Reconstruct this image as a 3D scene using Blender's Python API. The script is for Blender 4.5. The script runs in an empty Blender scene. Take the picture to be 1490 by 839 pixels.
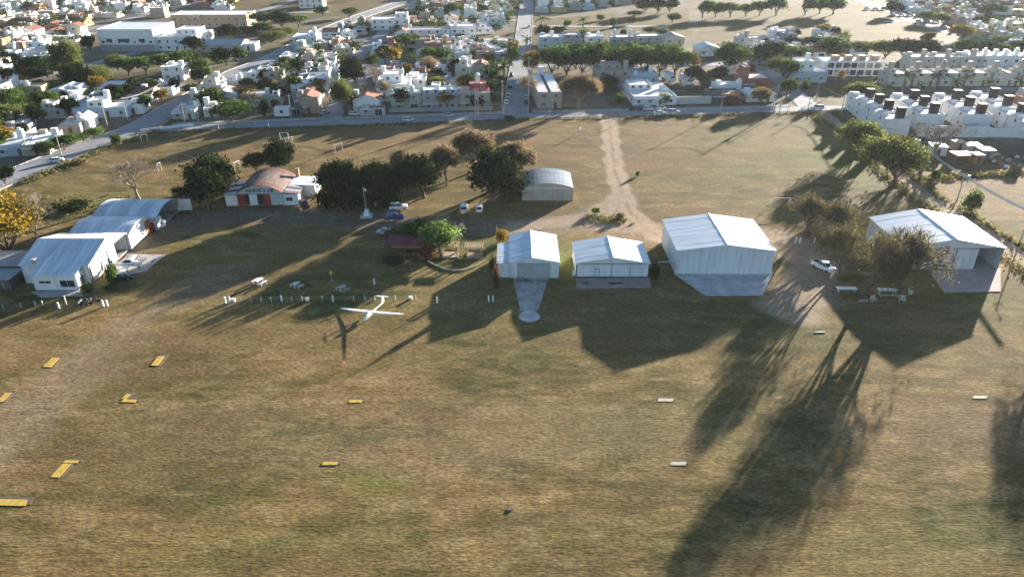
import bpy, math, random
import numpy as np
from math import radians as R_, sin, cos, pi, atan2, hypot, sqrt
from mathutils import Vector, Matrix
S = bpy.context.scene
COL = S.collection
rnd = random.Random(7)

# ------------------------------------------------------------------ camera, sky, sun, exposure
CH, CP, CF = 68.0, R_(28.5), 1050.0
cam = bpy.data.cameras.new('camera'); co = bpy.data.objects.new('camera', cam); COL.objects.link(co)
cam.sensor_width = 36; cam.lens = CF * 36 / 1490; cam.clip_start = 1; cam.clip_end = 12000
co.location = (0, 0, CH); co.rotation_euler = (pi / 2 - CP, 0, 0); S.camera = co
SUN_AZ, SUN_EL = R_(37.5), R_(8.9)
w = bpy.data.worlds.new('World'); S.world = w; w.use_nodes = True
nt = w.node_tree; sk = nt.nodes.new('ShaderNodeTexSky'); sk.sky_type = 'NISHITA'; sk.sun_disc = False
sk.sun_elevation = SUN_EL; sk.sun_rotation = SUN_AZ; sk.air_density = 1.0; sk.dust_density = 0.4; sk.ozone_density = 2.6
bg = nt.nodes['Background']; bg.inputs[1].default_value = 0.055
nt.links.new(sk.outputs[0], bg.inputs[0])
sl = bpy.data.lights.new('sun', 'SUN'); so = bpy.data.objects.new('sun', sl); COL.objects.link(so)
sl.energy = 5.0; sl.angle = R_(0.55); sl.color = (1.0, 0.91, 0.78)
sd = Vector((sin(SUN_AZ) * cos(SUN_EL), cos(SUN_AZ) * cos(SUN_EL), sin(SUN_EL)))
so.rotation_euler = (-sd).to_track_quat('-Z', 'Y').to_euler(); so.location = (200, 300, 200)
S.view_settings.view_transform = 'Standard'; S.view_settings.look = 'None'
S.view_settings.exposure = 2.32; S.view_settings.gamma = 1
S.cycles.max_bounces = 6; S.cycles.transparent_max_bounces = 6; S.cycles.volume_bounces = 0
S.cycles.use_denoising = True

def G(px, py, z=0.0):
    """where the photograph's pixel meets the plane at height z, in metres"""
    cx = (px - 745) / CF; cy = (419.5 - py) / CF
    t = (CH - z) / (sin(CP) - cy * cos(CP))
    return (cx * t, (cos(CP) + cy * sin(CP)) * t)
def PX(X, Y, Z=0.0):
    dz = Z - CH; f = Y * cos(CP) - dz * sin(CP); u = Y * sin(CP) + dz * cos(CP)
    return (745 + CF * X / f, 419.5 - CF * u / f)
def pxm(py): return (py + 150) * cos(CP) / CH     # pixels per metre on the ground

# ------------------------------------------------------------------ materials
MATS = {}
def mat(name, col=(.5, .5, .5), rough=.8, var=.12, scale=.6, bump=0., bscale=None, metal=0., col2=None, spec=.3, stretch=None, transl=0.):
    if name in MATS: return MATS[name]
    m = bpy.data.materials.new(name); m.use_nodes = True; t = m.node_tree; n = t.nodes; L = t.links
    b = n['Principled BSDF']; b.inputs['Roughness'].default_value = rough; b.inputs['Metallic'].default_value = metal
    b.inputs['Specular IOR Level'].default_value = spec
    tc = n.new('ShaderNodeTexCoord'); mp = n.new('ShaderNodeMapping'); L.new(tc.outputs['Object'], mp.inputs[0])
    if stretch: mp.inputs['Scale'].default_value = stretch
    oi = n.new('ShaderNodeObjectInfo'); sc = n.new('ShaderNodeVectorMath'); sc.operation = 'SCALE'
    L.new(oi.outputs['Location'], sc.inputs[0]); sc.inputs['Scale'].default_value = .37
    ad = n.new('ShaderNodeVectorMath'); L.new(mp.outputs[0], ad.inputs[0]); L.new(sc.outputs[0], ad.inputs[1])
    ns = n.new('ShaderNodeTexNoise'); ns.inputs['Scale'].default_value = scale; ns.inputs['Detail'].default_value = 5
    ns.inputs['Roughness'].default_value = .65
    L.new(ad.outputs[0], ns.inputs['Vector'])
    cr = n.new('ShaderNodeValToRGB'); L.new(ns.outputs['Fac'], cr.inputs[0])
    c2 = col2 or tuple(min(1, c * (1 - 2.2 * var)) for c in col)
    e = cr.color_ramp.elements; e[0].position = .3; e[1].position = .7
    e[0].color = (*c2, 1); e[1].color = (*[min(1, c * (1 + var)) for c in col], 1)
    L.new(cr.outputs[0], b.inputs['Base Color'])
    if bump:
        nb = n.new('ShaderNodeTexNoise'); nb.inputs['Scale'].default_value = bscale or 4; nb.inputs['Detail'].default_value = 4
        L.new(ad.outputs[0], nb.inputs['Vector'])
        bp = n.new('ShaderNodeBump'); bp.inputs['Strength'].default_value = bump; bp.inputs['Distance'].default_value = .1
        L.new(nb.outputs['Fac'], bp.inputs['Height']); L.new(bp.outputs[0], b.inputs['Normal'])
    if transl:
        tr = n.new('ShaderNodeBsdfTranslucent'); mx = n.new('ShaderNodeMixShader'); mx.inputs[0].default_value = transl
        L.new(cr.outputs[0], tr.inputs[0]); L.new(b.outputs[0], mx.inputs[1]); L.new(tr.outputs[0], mx.inputs[2])
        L.new(mx.outputs[0], n['Material Output'].inputs[0])
    MATS[name] = m; return m
W = {}
def wall(n, c, **k): W[n] = mat('wall_' + n, c, .85, .07, .5, .15, 6, **k)
wall('white', (.8, .79, .77)); wall('cream', (.58, .52, .42)); wall('grey', (.33, .33, .33)); wall('beige', (.42, .36, .29))
wall('pale_blue', (.42, .52, .58)); wall('pink', (.52, .36, .33)); wall('ochre', (.5, .4, .16)); wall('brick', (.36, .15, .1))
wall('terracotta', (.42, .22, .13)); wall('pale_green', (.36, .42, .33)); wall('charcoal', (.1, .1, .11)); wall('tan', (.4, .31, .22))
wall('red', (.4, .06, .05)); wall('dirty_white', (.5, .48, .45))
ROOF = dict(white=mat('roof_white', (.8, .76, .74), .8, .13, .35), grey=mat('roof_grey', (.42, .4, .39), .85, .2, .35),
    pink=mat('roof_membrane', (.6, .46, .42), .85, .2, .35), tile=mat('roof_tile', (.27, .12, .08), .8, .2, 2, .5, 5),
    metal=mat('roof_metal', (.4, .42, .44), .5, .12, .6), brown=mat('roof_brown', (.2, .14, .11), .85, .2, .5),
    silver=mat('roof_silver', (.68, .68, .69), .45, .1, .4))
GLASS = mat('window_glass', (.03, .04, .05), .12, .1, 1, spec=.6)
FRAME = mat('window_frame', (.6, .6, .58), .5, .05)
DARK = mat('dark_interior', (.03, .03, .032), .9, .1)  # near-black colour paints the shade inside carport openings
BLACK = mat('black_plastic', (.035, .033, .035), .6, .15)
DOORW = mat('door_wood', (.16, .09, .05), .6, .15, 2)
WHITEP = mat('white_paint', (.8, .8, .8), .45, .04, .5)
CONC = mat('concrete', (.42, .39, .36), .9, .2, .55, .2, 5)
CONCL = mat('concrete_light', (.54, .52, .5), .85, .17, .5, .2, 5)
ASPH = mat('asphalt', (.2, .195, .195), .9, .14, .15, .15, 4)
POLE = mat('pole_concrete', (.42, .4, .37), .8, .1, 1)
WIRE = mat('wire', (.55, .55, .55), .5, .05)
HW = mat('sheet_white', (.75, .77, .79), .45, .1, .9, stretch=(1, 1, .12))
HR = mat('sheet_roof', (.65, .71, .77), .42, .15, .5, stretch=(.18, 2, 1))
HG = mat('sheet_grey', (.42, .43, .43), .5, .08, .3, .1, 3)
TRIM = mat('dark_trim', (.08, .1, .12), .5, .1)
TYRE = mat('tyre_rubber', (.02, .02, .02), .85, .05)
RIM = mat('wheel_rim', (.4, .4, .42), .35, .05, metal=.7)
LAMPG = mat('lamp_glass', (.75, .75, .75), .15, .02); REDG = mat('tail_glass', (.35, .02, .02), .2, .02)
BARK = mat('bark', (.17, .13, .1), .95, .25, 3, .4, 6)
BARKP = mat('bark_pale', (.3, .25, .2), .95, .2, 3, .3, 6)
def leafm(n, a, t=.3): return mat('leaf_' + n, a, .9, .3, 1.2, transl=t, spec=.02)
LF = dict(dark=[leafm('dark', (.022, .04, .014), .12), leafm('dark_mid', (.045, .07, .02), .2), leafm('dark_deep', (.013, .024, .01), .1)],
    green=[leafm('green', (.075, .125, .03)), leafm('green_light', (.14, .21, .05), .4), leafm('green_deep', (.04, .065, .022))],
    olive=[leafm('olive', (.19, .175, .065), .45), leafm('olive_light', (.3, .26, .11), .5), leafm('olive_brown', (.13, .1, .045), .35)],
    olivegreen=[leafm('olivegreen', (.16, .19, .05), .4), leafm('olivegreen_light', (.27, .29, .09), .5), leafm('olivegreen_deep', (.06, .07, .025), .25)],
    yellow=[leafm('yellow', (.36, .25, .035), .45), leafm('yellow_olive', (.18, .15, .04)), leafm('yellow_deep', (.22, .12, .025))],
    tan=[leafm('tan', (.25, .19, .11), .45), leafm('tan_light', (.36, .28, .17), .45), leafm('tan_brown', (.17, .12, .075), .4)],
    lime=[leafm('lime', (.16, .25, .06), .4), leafm('lime_light', (.25, .36, .1), .45), leafm('lime_deep', (.07, .11, .03))],
    russet=[leafm('russet', (.2, .09, .05)), leafm('russet_light', (.26, .14, .07)), leafm('russet_deep', (.1, .05, .035))])
CARC = {k: mat('car_paint_' + k, c, .25, .02, .5, spec=.5) for k, c in dict(white=(.75, .75, .75), silver=(.45, .46, .48), blue=(.03, .06, .22),
    navy=(.015, .02, .05), black=(.015, .015, .018), red=(.35, .02, .02), grey=(.14, .15, .16), maroon=(.1, .015, .02)).items()}

# ------------------------------------------------------------------ mesh helpers
class MB:
    def __init__(s): s.v = []; s.f = []; s.m = []
    def add(s, vs, fs, m=0):
        o = len(s.v); s.v += [tuple(a) for a in vs]; s.f += [tuple(i + o for i in f) for f in fs]; s.m += [m] * len(fs); return s
    def box(s, x0, y0, z0, x1, y1, z1, m=0):
        return s.add([(x0, y0, z0), (x1, y0, z0), (x1, y1, z0), (x0, y1, z0), (x0, y0, z1), (x1, y0, z1), (x1, y1, z1), (x0, y1, z1)],
            [(3, 2, 1, 0), (4, 5, 6, 7), (0, 1, 5, 4), (1, 2, 6, 5), (2, 3, 7, 6), (3, 0, 4, 7)], m)
    def prism(s, poly, z0, z1, m=0):
        a = sum(poly[i - 1][0] * poly[i][1] - poly[i][0] * poly[i - 1][1] for i in range(len(poly)))
        if a < 0: poly = poly[::-1]
        n = len(poly)
        return s.add([(*p, z0) for p in poly] + [(*p, z1) for p in poly],
            [tuple(range(n))[::-1], tuple(range(n, 2 * n))] + [(i, (i + 1) % n, n + (i + 1) % n, n + i) for i in range(n)], m)
    def prof(s, poly, y0, y1, m=0):       # profile in x-z swept along y
        a = sum(poly[i - 1][0] * poly[i][1] - poly[i][0] * poly[i - 1][1] for i in range(len(poly)))
        if a < 0: poly = poly[::-1]
        n = len(poly)
        return s.add([(p[0], y0, p[1]) for p in poly] + [(p[0], y1, p[1]) for p in poly],
            [tuple(range(n)), tuple(range(n, 2 * n))[::-1]] + [(n + i, n + (i + 1) % n, (i + 1) % n, i) for i in range(n)], m)
    def tube(s, a, b, r0, r1=None, n=6, m=0, cap=True):
        r1 = r0 if r1 is None else r1; a = Vector(a); b = Vector(b); d = b - a
        if d.length < 1e-6: return s
        d.normalize(); u = d.cross(Vector((0, 0, 1)) if abs(d.z) < .95 else Vector((1, 0, 0))).normalized(); w_ = d.cross(u)
        vs = [a + (u * cos(2 * pi * i / n) + w_ * sin(2 * pi * i / n)) * r0 for i in range(n)] + \
             [b + (u * cos(2 * pi * i / n) + w_ * sin(2 * pi * i / n)) * r1 for i in range(n)]
        fs = [(i, (i + 1) % n, n + (i + 1) % n, n + i)[::-1] for i in range(n)]
        if cap: fs += [tuple(range(n)), tuple(range(n, 2 * n))[::-1]]
        return s.add(vs, fs, m)
    def loft(s, rings, m=0, cap=True):
        n = len(rings[0]); vs = [p for r in rings for p in r]; fs = []
        for k in range(len(rings) - 1):
            for i in range(n): fs.append((k * n + i, k * n + (i + 1) % n, (k + 1) * n + (i + 1) % n, (k + 1) * n + i))
        if cap: fs += [tuple(range(n))[::-1], tuple(range((len(rings) - 1) * n, len(rings) * n))]
        return s.add(vs, fs, m)
    def join(s, o, M=None, m=None):
        vs = [M @ Vector(p) for p in o.v] if M is not None else o.v
        k = len(s.v); s.v += [tuple(p) for p in vs]; s.f += [tuple(i + k for i in f) for f in o.f]; s.m += o.m if m is None else [m] * len(o.f); return s
    def mesh(s, name, mats, smooth=False):
        me = bpy.data.meshes.new(name); me.from_pydata(s.v, [], s.f)
        for a in (mats if isinstance(mats, (list, tuple)) else [mats]): me.materials.append(a)
        if any(s.m): me.polygons.foreach_set('material_index', s.m)
        if smooth: me.polygons.foreach_set('use_smooth', [True] * len(s.f))
        me.update(); return me
    def build(s, name, mats, parent=None, smooth=False): return link(name, s.mesh(name, mats, smooth), parent)
def link(name, me, parent=None, loc=None, rz=0):
    o = bpy.data.objects.new(name, me); COL.objects.link(o)
    if parent is not None: o.parent = parent
    if loc is not None: o.location = loc
    if rz: o.rotation_euler = (0, 0, rz)
    return o
def tag(o, label=None, cat=None, group=None, kind=None):
    if label: o['label'] = label
    if cat: o['category'] = cat
    if group: o['group'] = group
    if kind: o['kind'] = kind
    return o
def thing(name, label, cat, loc=(0, 0, 0), rz=0, group=None, sc=None):
    o = link(name, None); o.location = loc if len(loc) == 3 else (*loc, 0); o.rotation_euler = (0, 0, rz)
    if sc: o.scale = sc
    o.empty_display_size = .5
    return tag(o, label, cat, group)
def copy_tree(o, parent=None):
    c = o.copy(); COL.objects.link(c); c.parent = parent
    for ch in list(o.children): copy_tree(ch, c)
    return c
ORD = ['', 'first', 'second', 'third', 'fourth', 'fifth', 'sixth', 'seventh', 'eighth', 'ninth', 'tenth', 'eleventh', 'twelfth', 'thirteenth',
       'fourteenth', 'fifteenth', 'sixteenth', 'seventeenth', 'eighteenth', 'nineteenth', 'twentieth']
def ordn(i):
    if i < len(ORD): return ORD[i]
    T = {2: 'twenty', 3: 'thirty', 4: 'forty', 5: 'fifty', 6: 'sixty'}[i // 10]
    if i % 10 == 0: return T[:-1] + 'ieth'
    return T + '-' + ORD[i % 10]
def dseg(X, Y, pts):
    d = np.full(np.shape(X), 1e9)
    for (x0, y0), (x1, y1) in zip(pts[:-1], pts[1:]):
        L = (x1 - x0) ** 2 + (y1 - y0) ** 2 + 1e-9
        t = np.clip(((X - x0) * (x1 - x0) + (Y - y0) * (y1 - y0)) / L, 0, 1)
        d = np.minimum(d, np.hypot(X - x0 - t * (x1 - x0), Y - y0 - t * (y1 - y0)))
    return d
def inpoly(x, y, poly):
    c = False; j = len(poly) - 1
    for i in range(len(poly)):
        if (poly[i][1] > y) != (poly[j][1] > y) and x < (poly[j][0] - poly[i][0]) * (y - poly[i][1]) / (poly[j][1] - poly[i][1]) + poly[i][0]: c = not c
        j = i
    return c
def pl(*p): return [G(*q) for q in p]

# ------------------------------------------------------------------ roads and paths (centre lines on the ground)
PERIM = pl((205, 189), (300, 184), (420, 180.5), (560, 176), (700, 171), (770, 168), (900, 165.5), (1040, 162), (1160, 158.5), (1225, 157.5), (1245, 157.5))
AVENUE = pl((-160, 330), (0, 263), (60, 239), (120, 214), (180, 195), (215, 180), (250, 158), (300, 130), (345, 105), (400, 84), (440, 62), (480, 42), (530, 22), (590, 2))
MAIN = pl((750, 168), (752, 140), (755, 110), (759, 80), (762, 50), (765, 20), (767, -10))
SIDE = pl((482, 175), (490, 155), (502, 138), (520, 118), (545, 98), (575, 80))
RIGHTST = pl((1180, 158), (1168, 146), (1150, 130), (1135, 116), (1115, 104), (1085, 92))
TRACK = pl((1195, 162), (1215, 178), (1245, 200), (1275, 228), (1312, 258), (1350, 288), (1400, 318), (1450, 350), (1500, 384), (1600, 450))
DIRT = pl((886, 172), (888, 195), (893, 235), (902, 275), (915, 305), (935, 328), (962, 345), (985, 356))
DIRT2 = pl((904, 285), (870, 312), (820, 323), (750, 329), (680, 331), (600, 326), (500, 320), (440, 313), (360, 316), (290, 318), (240, 330), (215, 350))
DIRT3 = pl((1000, 352), (1135, 345), (1165, 360), (1185, 385), (1175, 420), (1150, 450))
WEAR = pl((345, 395), (300, 418), (235, 446), (180, 480), (130, 525), (70, 575), (0, 640), (-60, 690))
HIGHWAY = pl((1230, -8), (1270, 8), (1310, 22), (1350, 38), (1400, 52), (1440, 62))

# ------------------------------------------------------------------ ground: one sheet to the horizon
def axis(a, b, step, far, k=1.35):
    l = list(np.arange(a, b + step / 2, step)); d = step; x = l[-1]
    while x < far: d *= k; x += d; l.append(x)
    d = step; x = l[0]; lo = []
    while x > -far: d *= k; x -= d; lo.append(x)
    return np.array(lo[::-1] + l)
gx = axis(-150, 165, 1.0, 7000); gy = axis(40, 275, 1.0, 7000)
def extra(a, lo, hi, st): return np.array(sorted(set(np.round(a, 3)) | set(np.round(np.arange(lo, hi, st), 3))))
gy = extra(gy, 275, 640, 6); gx = extra(gx, -460, -150, 8); gx = extra(gx, 165, 460, 8)
XX, YY = np.meshgrid(gx, gy); nx, ny = len(gx), len(gy)
def sm(d, a, b): t = np.clip((d - a) / (b - a), 0, 1); return 1 - t * t * (3 - 2 * t)
nz = lambda s, ph: (np.sin(XX * s + ph) * np.cos(YY * s * 1.3 + ph * 2) + np.sin((XX * .7 + YY) * s * 1.7 + ph * 3) * .6) / 1.6
j = nz(.35, 1) * .8
dirt = np.maximum.reduce([sm(dseg(XX, YY, DIRT) + j, 1.8, 4.0) * (1 - .45 * sm(dseg(XX, YY, DIRT), .2, .9)), .85 * sm(dseg(XX, YY, DIRT2[:4]) + j, 2.0, 5.0), sm(dseg(XX, YY, TRACK) + j, 2.0, 3.6),  # start of DIRT2 also coloured paler tan, so that stretch looks sunlit
    .75 * sm(dseg(XX, YY, DIRT3) + j * 2, 3.2, 8.5), .52 * sm(dseg(XX, YY, WEAR) + nz(.12, 4) * 3.5 + nz(.4, 2) * 1.5, .5, 12),
    .55 * sm(dseg(XX, YY, pl((962, 345), (850, 330), (780, 332))) + j, 2, 6), .8 * sm(dseg(XX, YY, pl((935, 330), (880, 325))) + j, 3, 6)])
grav = np.maximum(.6 * sm(dseg(XX, YY, DIRT2) + j, 3.0, 7.5), .5 * sm(dseg(XX, YY, pl((185, 372), (240, 345), (330, 318))) + j, 1.5, 5))
zebra = sm(np.abs(YY - 82) + nz(.05, 2) * 3, 4.5, 12) * .27          # the worn middle of the runway
dirt = np.maximum(dirt, zebra * (XX > -60) * (1 - .3 * nz(.09, 5)))
def blob(px, py, rx, ry, a): X, Y = G(px, py); return a * np.exp(-((XX - X) / rx) ** 2 - ((YY - Y) / ry) ** 2)
green = (blob(1230, 240, 9, 13, 1.) + blob(1200, 205, 6, 14, .7) + blob(825, 380, 3.5, 10, 1.3) + blob(545, 700, 5, 2.5, .8) + blob(940, 620, 18, 7, .35)  # green patch between the small hangars, made stronger to look sunlit
    + blob(1450, 420, 14, 8, .6) + blob(260, 690, 12, 6, .35) + blob(150, 560, 5, 3, .6) + blob(700, 370, 9, 6, .5) + blob(640, 285, 12, 8, .4)
    + blob(1050, 215, 40, 20, .3) + blob(130, 290, 14, 9, .45) + blob(1000, 470, 60, 12, .25) + blob(400, 800, 30, 6, .25) + blob(1290, 800, 22, 6, .4)
    + blob(1080, 265, 22, 18, .35) + blob(430, 380, 40, 22, .3) + blob(560, 640, 50, 4, .2))
brown = blob(640, 205, 60, 18, .6) + blob(950, 235, 16, 22, .5) + blob(700, 640, 30, 5, .3) + blob(1130, 270, 6, 6, .3) + blob(170, 360, 10, 10, .2) + blob(1440, 250, 20, 20, .35)
XY = [(x, y) for y in gy for x in gx]
TOWNISH = [(-700, 330), (-100, 292), (210, 188), (480, 178), (750, 171), (1180, 160), (1260, 165), (1330, 205), (1600, 260), (2400, 100), (2400, -140), (-900, -140)]
FIELDS = [[(1010, 55), (1030, 12), (1260, 8), (1300, 18), (1350, 38), (1392, 55), (1330, 62), (1180, 57), (1085, 68), (1040, 62)],
    [(770, 58), (775, 30), (860, 22), (1000, 12), (1010, 55), (900, 54)], [(330, 22), (345, 2), (560, -4), (560, 10), (470, 24), (400, 20)],
    [(695, 66), (690, 52), (752, 48), (752, 64)], [(1340, 120), (1250, 130), (1190, 150), (1180, 128), (1215, 118)], [(165, 98), (168, 78), (350, 78), (350, 84), (290, 92)]]
wf = [[G(*p) if p[1] > -145 else (0, 6000) for p in f] for f in FIELDS]
def clampg(p):
    X, Y = G(p[0], max(p[1], -120)); return X, Y
tw = [clampg(p) for p in TOWNISH]
town = np.zeros((ny, nx)); field = np.zeros((ny, nx))
iy0 = int(np.searchsorted(gy, 170)); 
for iy in range(iy0, ny):
    yv = gy[iy]
    for ix in range(nx):
        xv = gx[ix]
        if inpoly(xv, yv, tw): town[iy, ix] = 1
        if yv > 250 and any(inpoly(xv, yv, f) for f in wf): field[iy, ix] = 1
town = np.where((YY > 700) | (XX > 240) & (YY > 190) | (XX < -260), 1, town)
town = town * (1 - field)
me = bpy.data.meshes.new('ground'); nv = nx * ny
v = np.zeros((nv, 3), np.float32); v[:, 0] = XX.ravel(); v[:, 1] = YY.ravel()
v[:, 2] = (np.where(YY < 262, .03 * nz(.09, 3) + .02 * nz(.3, 2), 0) - .08).ravel()
me.vertices.add(nv); me.vertices.foreach_set('co', v.ravel())
ii = (np.arange(ny - 1)[:, None] * nx + np.arange(nx - 1)[None, :]).ravel()
q = np.stack([ii, ii + 1, ii + nx + 1, ii + nx], 1).astype(np.int32)
me.loops.add(q.size); me.loops.foreach_set('vertex_index', q.ravel())
me.polygons.add(len(q)); me.polygons.foreach_set('loop_start', np.arange(0, q.size, 4, dtype=np.int32)); me.polygons.foreach_set('use_smooth', np.ones(len(q), bool))
me.update(calc_edges=True)
at = me.attributes.new('mask', 'FLOAT_COLOR', 'POINT')
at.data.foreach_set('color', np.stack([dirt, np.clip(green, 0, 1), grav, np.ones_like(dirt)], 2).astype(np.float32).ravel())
at = me.attributes.new('zone', 'FLOAT_COLOR', 'POINT')
at.data.foreach_set('color', np.stack([town, field, np.clip(brown, 0, 1), np.ones_like(dirt)], 2).astype(np.float32).ravel())

gm = bpy.data.materials.new('grass_ground'); gm.use_nodes = True; t = gm.node_tree; N = t.nodes; L = t.links
b = N['Principled BSDF']; b.inputs['Roughness'].default_value = .95; b.inputs['Specular IOR Level'].default_value = .1
geo = N.new('ShaderNodeNewGeometry')
def noise(scale, detail=4, st=(1, 1, 1), rough=.6, dist=0.):
    m_ = N.new('ShaderNodeMapping'); m_.inputs['Scale'].default_value = st; L.new(geo.outputs['Position'], m_.inputs[0])
    n_ = N.new('ShaderNodeTexNoise'); n_.inputs['Scale'].default_value = scale; n_.inputs['Detail'].default_value = detail
    n_.inputs['Roughness'].default_value = rough; n_.inputs['Distortion'].default_value = dist
    L.new(m_.outputs[0], n_.inputs['Vector']); return n_.outputs['Fac']
def ramp(x, a, b_, ca=(0, 0, 0), cb=(1, 1, 1)):
    r = N.new('ShaderNodeValToRGB'); L.new(x, r.inputs[0]); e = r.color_ramp.elements; e[0].position = a; e[1].position = b_
    e[0].color = (*ca, 1); e[1].color = (*cb, 1); return r.outputs[0]
def mix(f, a, b_, mode='MIX'):
    m_ = N.new('ShaderNodeMix'); m_.data_type = 'RGBA'; m_.blend_type = mode
    for k, x in ((0, f), (6, a), (7, b_)):
        if isinstance(x, (int, float)): m_.inputs[k].default_value = x
        elif isinstance(x, tuple): m_.inputs[k].default_value = (*x, 1)
        else: L.new(x, m_.inputs[k])
    return m_.outputs[2]
def ma(op, a, b_=0.):
    m_ = N.new('ShaderNodeMath'); m_.operation = op; m_.use_clamp = op in ('ADD', 'SUBTRACT')
    for k, x in ((0, a), (1, b_)):
        if isinstance(x, (int, float)): m_.inputs[k].default_value = x
        else: L.new(x, m_.inputs[k])
    return m_.outputs[0]
def attr(nm):
    a_ = N.new('ShaderNodeAttribute'); a_.attribute_name = nm; s_ = N.new('ShaderNodeSeparateColor'); L.new(a_.outputs['Color'], s_.inputs[0]); return s_.outputs
mk, zn = attr('mask'), attr('zone')
big = noise(.035, 5, (1, 1.6, 1), .62, .6); mid = noise(.28, 5, (.55, 1.3, 1), .65, .4); streak = noise(.9, 4, (.09, 1.5, 1), .7); fine = noise(2.6, 3, (.5, 1.3, 1), .75); fine2 = noise(5.5, 3, (.35, 1.5, 1), .8)
STRAW, STRAW2, OLIVE, UMBER = (.235, .15, .06), (.4, .285, .14), (.078, .078, .02), (.115, .064, .034)
c = mix(ramp(big, .38, .56), OLIVE, STRAW)
c = mix(ma('MULTIPLY', ramp(mid, .42, .68), .75), c, STRAW2)
c = mix(ma('MULTIPLY', ramp(streak, .52, .72), .45), c, UMBER)
c = mix(ma('MULTIPLY', ramp(noise(1.3, 4, (.05, 1.2, 1), .7), .54, .74), .35), c, STRAW2)
c = mix(ma('MULTIPLY', ramp(noise(.8, 5, (.8, 1.2, 1), .75, 1.), .54, .68), .42), c, OLIVE)
c = mix(ma('MULTIPLY', ramp(noise(.11, 5, (.5, 1.5, 1), .7), .5, .66), .6), c, OLIVE)
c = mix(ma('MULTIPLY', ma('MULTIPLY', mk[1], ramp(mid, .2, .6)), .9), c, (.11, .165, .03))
c = mix(ma('MULTIPLY', zn[2], .7), c, (.23, .135, .08))
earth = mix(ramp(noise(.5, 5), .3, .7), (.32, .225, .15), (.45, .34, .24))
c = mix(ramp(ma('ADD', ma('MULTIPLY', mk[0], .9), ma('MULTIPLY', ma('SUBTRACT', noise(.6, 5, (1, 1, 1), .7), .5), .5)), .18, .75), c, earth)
grey = mix(ramp(noise(.5, 4), .3, .7), (.16, .13, .105), (.27, .225, .18))
c = mix(ramp(ma('ADD', mk[2], ma('MULTIPLY', ma('SUBTRACT', noise(.7, 4), .5), .4)), .2, .8), c, grey)
soil = mix(ramp(noise(.09, 5, (1, 1, 1), .7), .4, .6), (.15, .13, .09), (.28, .24, .18))
soil = mix(ma('MULTIPLY', ramp(noise(.045, 4), .5, .6), .8), soil, (.07, .075, .03))
c = mix(zn[0], c, soil)
fld = mix(ramp(noise(.05, 5, (1, 2, 1)), .35, .65), (.1, .08, .028), (.19, .145, .055))
c = mix(zn[1], c, fld)
c = mix(ma('MULTIPLY', ramp(noise(.022, 6, (.7, 1.8, 1), .65, 1.2), .5, .62), .5), c, (.15, .095, .05))
c = mix(ma('MULTIPLY', ramp(noise(1.1, 3, (.025, 2.2, 1), .6), .56, .7), .4), c, OLIVE)
c = mix(.85, c, ramp(fine, .3, .7, (.3, .3, .32), (1.45, 1.42, 1.35)), 'MULTIPLY')
c = mix(.7, c, ramp(fine2, .34, .68, (.45, .45, .47), (1.35, 1.33, 1.28)), 'MULTIPLY')
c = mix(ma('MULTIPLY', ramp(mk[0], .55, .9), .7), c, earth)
L.new(c, b.inputs['Base Color'])
bp = N.new('ShaderNodeBump'); bp.inputs['Strength'].default_value = .8; bp.inputs['Distance'].default_value = .16
L.new(ma('ADD', ma('MULTIPLY', fine, .5), ma('MULTIPLY', ma('ADD', mid, streak), .35)), bp.inputs['Height']); L.new(bp.outputs[0], b.inputs['Normal'])
me.materials.append(gm)
tag(link('ground', me), kind='structure')

def strip(name, pts, wd, z, m, off=0., kind='structure', th=None):
    """a sheet (or a slab of thickness th) of width wd along a line"""
    P = [Vector(p) for p in pts]; Lf, Rt = [], []
    for i, p in enumerate(P):
        d = (P[min(i + 1, len(P) - 1)] - P[max(i - 1, 0)]).normalized(); n = Vector((-d.y, d.x))
        Lf.append(p + n * (off + wd / 2)); Rt.append(p + n * (off - wd / 2))
    k = MB()
    for i in range(len(P) - 1):
        a = [(*Rt[i], z), (*Rt[i + 1], z), (*Lf[i + 1], z), (*Lf[i], z)]
        if th:
            bt = [(x, y, z - th) for x, y, _ in a]
            k.add(bt + a, [(4, 5, 6, 7), (0, 1, 5, 4), (1, 2, 6, 5), (2, 3, 7, 6), (3, 0, 4, 7)])
        else: k.add(a, [(0, 1, 2, 3)])
    o = k.build(name, m)
    if kind: o['kind'] = kind
    return o
def dens(pts, st=8):
    out = []
    for a, b_ in zip(pts[:-1], pts[1:]):
        n = max(1, int(hypot(b_[0] - a[0], b_[1] - a[1]) / st))
        out += [(a[0] + (b_[0] - a[0]) * i / n, a[1] + (b_[1] - a[1]) * i / n) for i in range(n)]
    return out + [pts[-1]]
ROADC = mat('road_concrete', (.27, .27, .285), .9, .1, .12, .1, 4)
strip('perimeter_road', dens(PERIM), 6.5, .02, ROADC)
strip('avenue', dens(AVENUE), 10.5, .012, ROADC)
strip('main_street', dens(MAIN), 8.5, .016, ROADC)
strip('side_street', dens(SIDE), 7, .008, ROADC)
strip('right_street', dens(RIGHTST), 8, .024, ROADC)
strip('highway', dens(HIGHWAY), 11, .02, ASPH)
for nm, line, wd, o1 in (('avenue_kerb', AVENUE, .35, 5.5), ('avenue_kerb', AVENUE, .35, -5.5), ('main_street_kerb', MAIN, .3, 4.45), ('main_street_kerb', MAIN, .3, -4.45)):
    strip(nm, dens(line), wd, .14, CONCL, o1, th=.2)
for seg in (pl((485, 173.5), (560, 171), (700, 166), (735, 164.8)), pl((775, 163.5), (900, 161.5), (1040, 158.5), (1150, 155.5)), pl((250, 182), (300, 180), (420, 175.5), (470, 173.5))):
    strip('road_kerb', dens(seg), .35, .13, CONCL, 0, th=.2)
    strip('pavement', dens(seg), 1.6, .12, CONC, 1.6, th=.18)
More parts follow.
